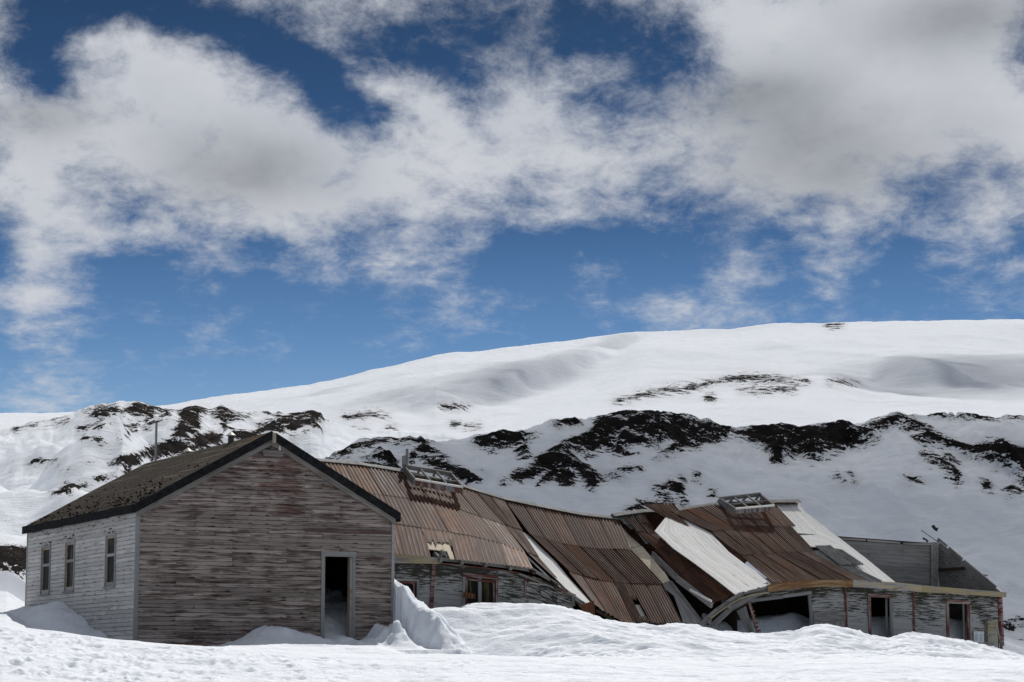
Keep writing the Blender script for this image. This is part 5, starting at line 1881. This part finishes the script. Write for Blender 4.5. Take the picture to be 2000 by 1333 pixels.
# --- what is left inside: partition, gable end, ceiling
wp = 2.6
pt_ = [(1600, 1048.5), (1830, 1062)]
nrow = 13
for k in range(nrow + 8):
    y_of = lambda x, kk: float(np.interp(x, [p[0] for p in pt_], [p[1] for p in pt_])) + 5 + kk * 7.4
    cuts = [1600, 1698, 1765, 1819] if k % 2 else [1600, 1730, 1819]
    for xa, xb in zip(cuts[:-1], cuts[1:]):
        if y_of(xa, k) > 1225:
            continue
        mb = MB()
        j = random.uniform(-.08, .08)
        mb.board(FB.on_w(xa + .2, y_of(xa, k + 1) + j, wp), FB.on_w(xb - .2, y_of(xb, k + 1) + j, wp), FB.on_w(xb - .2, y_of(xb, k) + .3, wp), FB.on_w(xa + .2, y_of(xa, k) + .3, wp), (0, -0.012, 0))
        mb.build('partition_plank', M['partition'], house)
mb = MB()
a, b = FB.on_w(1560, 1042, wp + .04), FB.on_w(1832, 1062, wp + .04)
mb.board(FB.on_w(1560, 1300, wp + .04), FB.on_w(1832, 1300, wp + .04), b, a, (0, 0.05, 0))
mb.build('partition', M['dark_wood'], house)
for (xa, ya, xb, yb) in ((1600, 1048, 1690, 1053), (1693, 1053.5, 1757, 1058.5), (1763, 1060, 1819, 1061.5)):
    mb = MB()
    p, q = FB.on_w(xa, ya + 5, wp - .03), FB.on_w(xb, yb + 5, wp - .03)
    p2, q2 = FB.on_w(xa, ya, wp + .1), FB.on_w(xb, yb, wp + .1)
    mb.board(p, q, q2, p2, (0, -0.03, 0.02))
    mb.build('top_board', M['grey_wood'], house)
mb = MB()
for k in range(3):
    mb = MB()
    x = 1817.5 + k * 5
    mb.board(FB.on_w(x + .2, 1300, wp - .06), FB.on_w(x + 4.8, 1300, wp - .06), FB.on_w(x + 4.8, 1059.5, wp - .06), FB.on_w(x + .2, 1059.5, wp - .06), (0, -0.03, 0))
    mb.build('post_board', M['partition'], house)
# gable end: in the cross plane from the partition's end to the front corner
ue = FB.on_w(1947, 1160).x
gA = Vector((FB.on_w(1833, 1061, wp).x, wp, FB.on_w(1833, 1061, wp).z))
gB = Vector((FB.on_w(1950, 1157, 0).x, 0.05, FB.on_w(1950, 1157, 0).z))
nb = 17
for k in range(nb):
    f0, f1 = k / nb, (k + 1) / nb
    p0, p1_ = gA.lerp(gB, f0), gA.lerp(gB, f1)
    j = random.uniform(-.012, .012)
    mb = MB()
    mb.board((p0.x, p0.y + .0, -0.3), (p1_.x + .006, p1_.y - .016, -0.3), (p1_.x + .006, p1_.y - .016, p1_.z - .02), (p0.x, p0.y, p0.z - .02), (0.0, 0.022 + j, 0))
    mb.build('gable_plank', M['gable'] if 'gable' in M else M['grey_wood'], house)
d_ = (gB - gA)
mb = MB()
mb.beam(gA + Vector((0, -.05, -.05)), gB + Vector((.06, -.02, -.05)), 0.06, 0.15)
mb.build('rafter', M['grey_wood'], house)
mb = MB()
mb.beam(gA + Vector((0.02, -.05, .035)), gB + Vector((.12, -.02, .03)), 0.05, 0.02)
mb.build('verge_batten', M['white_board'], house)
for (f0, f1) in ((0.0, 0.155), (0.19, 0.42), (0.45, 0.73), (0.76, 0.985)):
    mb = MB()
    mb.beam(gA + d_ * f0 + Vector((.03, .06, .12)), gA + d_ * f1 + Vector((.03, .06, .12)), 0.05, 0.10)
    mb.build('verge_board', M['grey_wood'], house)
mb = MB()
mb.beam(gA + d_ * .72 + Vector((.0, .0, .10)), gA + d_ * .72 + Vector((.22, -.05, .08)), 0.08, 0.05)
mb.build('batten', M['trim'], house)
mb = MB()
mb.beam(FB.on_w(1834, 1114, wp - .15), FB.on_w(1884, 1110.5, 1.35), 0.05, 0.09)
mb.build('cross_rail', M['dark_wood'], house)
mb = MB()
mb.tube([FB.on_w(1799.5, 1036.5, wp), FB.on_w(1815, 1047, wp), FB.on_w(1834, 1060, wp)], 0.016, 6)
mb.build('thin_pole', M['trim'], house)
# ceiling over the front rooms
mb = MB()
zc_ = wallpt(1700, 1152).z
cl = [(1500, 1163), (1560, 1152), (1640, 1149), (1700, 1151), (1800, 1157), (1945, 1166)]
for (xa, ya), (xb, yb) in zip(cl[:-1], cl[1:]):
    p, q = wallpt(xa, ya, .02), wallpt(xb, yb, .02)
    mb.board(p, q, Vector((q.x - .2, wp + .03, q.z + .02)), Vector((p.x - .2, wp + .03, p.z + .02)), (0, 0, 0.04))
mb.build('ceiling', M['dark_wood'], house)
mb = MB()
p = wallpt(1455, 1200)
mb.box(p.x - 0.05, p.x, 0.4, 9.1, -0.5, p.z + 1.2)
mb.build('cross_wall', M['dark_wood'], house)
p = wallpt(1640, 1200)
mb = MB()
mb.box(p.x, p.x + .04, 0.1, wp - .1, -0.5, wallpt(1640, 1150).z - .04)
mb.build('cross_wall', M['dark_wood'], house)
mb = MB()
p = wallpt(1800, 1200)
mb.box(p.x, p.x + .04, 0.1, wp - .1, -0.5, wallpt(1800, 1156).z - .04)
mb.build('cross_wall', M['dark_wood'], house)
mb = MB()
p, q = wallpt(1462, 1200, 3.0), wallpt(1600, 1200, 3.0)
mb.box(p.x, q.x + 1, 3.0, 3.06, -0.5, wallpt(1520, 1130, 3.0).z)
mb.build('cross_wall', M['dark_wood'], house)


# --- skylights: glassless lanterns on the ridge
def skylight(TL, TR, BL, BR, wt, wb, drop, back, legs):
    sk = empty('skylight', (0, 0, 0))
    sk.parent = house
    tl, tr, bl, br_ = FB.on_w(*TL, wt), FB.on_w(*TR, wt), FB.on_w(*BL, wb), FB.on_w(*BR, wb)
    n = (tr - tl).cross(bl - tl).normalized()
    n = n if n.z > 0 else -n

    def bar(name, p, q, w=0.05, h=0.07, m_='grey_wood', off_=0.0):
        mb = MB()
        mb.beam(p + n * off_, q + n * off_, w, h, up=n)
        mb.build(name, M[m_], sk)
    bar('frame_rail', tl, tr, 0.09, 0.12)
    bar('frame_rail', bl, br_, 0.06, 0.05, 'white_board')
    bar('frame_stile', tl, bl, 0.055, 0.06)
    bar('frame_stile', tr, br_, 0.055, 0.06)
    for f in (1 / 3, 2 / 3):
        bar('glazing_bar', tl.lerp(tr, f), bl.lerp(br_, f), 0.035, 0.05, 'trim', 0.006)
    bar('glazing_bar', tl.lerp(bl, .55), tr.lerp(br_, .55), 0.05, 0.04, 'grey_wood', -0.02)
    dv = Vector((0, 0.02, -drop))
    mb = MB()
    mb.board(bl + dv, br_ + dv, br_ - n * .03, bl - n * .03, (0, 0.03, 0))
    mb.build('curb', M['curb'], sk, label='rust streaked front curb')
    for (p, q, s) in ((tl, bl, -1), (tr, br_, 1)):
        mb = MB()
        mb.board(p + dv * 1.1, q + dv, q - n * .03, p - n * .03, (0.03 * s, 0, 0))
        mb.build('curb', M['grey_wood'] if s < 0 else M['curb'], sk)
    # rear face sloping down behind the ridge
    rl, rr_ = tl + Vector((0, back, -back * 0.62)), tr + Vector((0, back, -back * 0.62))
    bar('frame_rail', rl, rr_, 0.06, 0.07)
    for f in (0.0, 1 / 3, 2 / 3, 1.0):
        bar('rear_bar', tl.lerp(tr, f), rl.lerp(rr_, f), 0.045, 0.06)
    mb = MB()
    mb.board(rl + Vector((0, 0, -.16)), rr_ + Vector((0, 0, -.16)), rr_ + Vector((0, 0, -.03)), rl + Vector((0, 0, -.03)), (0, 0.03, 0))
    mb.build('curb', M['grey_wood'], sk)
    for x, yt, yb, wd in legs:
        a, b = FB.on_w(x, yb, wt + .1), FB.on_w(x, yt, wt + .1)
        mb = MB()
        mb.beam(a, b, wd, 0.07, up=(0, 1, 0))
        mb.build('post', M['trim'], sk)


def m_curb():
    m, N = mat_new('rust_streaked_curb')
    P, UV = coords(N)
    n = N.noise(N.sc(P, 7, 7, 1.5), 1.0, 6, 0.6, 0.5)
    c = N.mix(N.step(n, 0.42, 0.6), (0.13, 0.055, 0.038), (0.26, 0.26, 0.26))
    finish(N, c, 0.8, n, 0.3, 0.01)
    return m


M['curb'] = m_curb()
skylight((789.5, 911.5), (882, 926.5), (810, 936), (904, 952), 4.55, 3.35, 0.18, 1.0, [(788, 891, 912, 0.065), (791, 890, 912, 0.03), (795, 877, 911, 0.05)])
skylight((1406.5, 975), (1484.5, 966), (1436, 994), (1512, 987.5), 4.6, 3.35, 0.16, 1.0, [])

# ------------------------------------------------------------------ loose iron sheets lying in the gap of the roof
MW_B = Matrix.Translation(B0) @ Matrix.Rotation(TH, 4, 'Z')


def loose(pts, ws, ncorr, mat, label, amp=0.014, ragged=0.03, lift=0.06, curl=0.0, nt=6):
    q = [FB.on_w(*C5(*p), w) for p, w in zip(pts, ws)]
    P, n = patch(q[0], q[1], q[2], q[3])
    o = sheet(None, P, n, ncorr, mat, name='iron_sheet', amp=amp, ragged=ragged, lift=lift, curl=curl, nt=nt)
    o.matrix_world = MW_B
    o['label'] = label
    o['category'] = 'metal sheet'
    o['group'] = 'loose iron sheets in the roof gap'
    return o


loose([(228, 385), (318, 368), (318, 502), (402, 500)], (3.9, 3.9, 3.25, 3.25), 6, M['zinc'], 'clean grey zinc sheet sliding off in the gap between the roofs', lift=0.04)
loose([(105, 292), (282, 250), (205, 388), (330, 372)], (4.55, 4.55, 3.9, 3.9), 8, M['zinc_dark'], 'shaded blue grey sheet at the ridge above the clean zinc one', lift=0.02)  # the shade over this sheet is put into its darker zinc colour
loose([(285, 258), (525, 246), (600, 418), (698, 438)], (4.6, 4.6, 3.35, 3.35), 9, M['rust'], 'rust brown sheet lifted off the white roof boards near the ridge', lift=0.30, curl=-0.3)

# ------------------------------------------------------------------ signs on the end of the wall
def place(o, px0, px1, py0, py1, w=-0.03):
    a, b = wallpt(px0, py1, w), wallpt(px1, py0, w)
    return a, b


def sign(name, px0, px1, py0, py1, mat, label, cat):
    a, b = place(None, px0, px1, py0, py1)
    e = empty(name, MW_B @ Vector(((a.x + b.x) / 2, -0.03, a.z)), TH, label, cat)
    w_, h_ = b.x - a.x, b.z - a.z
    mb = MB()
    mb.box(-w_ / 2, w_ / 2, -0.03, 0.0, 0, h_)
    mb.build('panel', mat, e)
    return e, w_, h_


def lettering(par, txt, x, z, size, mat, squash=1.0):
    cu = bpy.data.curves.new('lettering', 'FONT')
    cu.body = txt
    cu.size = size
    cu.extrude = 0.002
    cu.align_x = 'CENTER'
    cu.materials.append(mat)
    tmp = bpy.data.objects.new('lettering', cu)
    COL.objects.link(tmp)
    bpy.context.view_layer.update()
    me = bpy.data.meshes.new_from_object(tmp.evaluated_get(bpy.context.evaluated_depsgraph_get()))
    bpy.data.objects.remove(tmp)
    o = bpy.data.objects.new('lettering', me)
    o['kind'] = 'stuff'
    COL.objects.link(o)
    o.parent = par
    o.location = (x, -0.033, z)
    o.rotation_euler = (math.pi / 2, 0, 0)
    o.scale = (squash, 1, 1)
    return o


s1, w_, h_ = sign('name_sign', 1924.5, 1946.3, 1213.5, 1231.8, M['sign_yellow'], 'faded yellow board reading BISCOE HOUSE near the red corner post', 'sign')
lettering(s1, 'BISCOE', 0, h_ * 0.56, h_ * 0.46, M['letter'], 0.92)
lettering(s1, 'HOUSE', 0, h_ * 0.14, h_ * 0.46, M['letter'], 0.92)
mb = MB()
mb.box(-w_ / 2, w_ / 2, -0.034, -0.0305, 0, h_ * 0.07)
mb.build('edge_strip', M['yellow'], s1)
s2, w_, h_ = sign('number_sign', 1924.5, 1947.0, 1232.6, 1255.0, M['sign_grey'], 'weathered grey board with a faint 31 below the yellow name board', 'sign')
lettering(s2, '31', -w_ * 0.15, h_ * 0.50, h_ * 0.36, M['letter_green'])
lettering(s2, 'km', w_ * 0.2, h_ * 0.60, h_ * 0.17, M['letter_green'])
for e_, hh in ((s1, 0.30), (s2, 0.33)):
    mb = MB()
    mb.box(-0.20, -0.166, -0.06, 0.0, 0, hh)  # dark strip: the shadow at the boards' left edge put into its colour
    mb.build('side_shade_strip', M['board_back_shade'], e_)
s3, w_, h_ = sign('information_notice', 1901.2, 1920.0, 1234.0, 1255.0, M['sign_white'], 'white notice with two columns of print beside the doorway', 'notice')
mb = MB()
for cx in (-0.235, 0.235):
    for k in range(11):
        if k in (1,):
            continue
        zz = h_ * (0.90 - k * 0.075)
        ww = w_ * (0.36 if k else 0.22)
        mb.box(cx * w_ - ww / 2, cx * w_ + ww / 2 * random.uniform(.7, 1), -0.0315, -0.0302, zz - h_ * .018, zz + h_ * .014)
o = mb.build('printed_text', M['ink'], s3)
o['kind'] = 'stuff'
mb = MB()
for (x0, x1, z0, z1) in ((-w_ / 2 - .012, w_ / 2 + .012, -.012, 0), (-w_ / 2 - .012, w_ / 2 + .012, h_, h_ + .012), (-w_ / 2 - .012, -w_ / 2, 0, h_), (w_ / 2, w_ / 2 + .012, 0, h_)):
    mb.box(x0, x1, -0.034, 0, z0, z1)
mb.build('frame', M['sign_yellow'], s3)

# ------------------------------------------------------------------ scrap standing on the slope behind the house
for (pts, r_, label) in (([(1802, 1051.5), (1805, 1053), (1809, 1054.5), (1812, 1059)], 0.035, 'bent dark pipe end in the snow just left of the leaning pole'),
                         ([(1821, 1027), (1824, 1030), (1826, 1033), (1831, 1035)], 0.06, 'small black scrap piece on the snow slope above the gable end')):
    mb = MB()
    q = [at_Y(x, y, 92) for x, y in pts]
    c0 = q[-1].copy()
    mb.tube([p - c0 for p in q], [r_, r_ * 1.2, r_, r_ * 1.5], 8)
    o = mb.build('pipe_scrap', M['rock'], None)
    o.location = c0
    o['label'] = label
    o['category'] = 'scrap pipe'
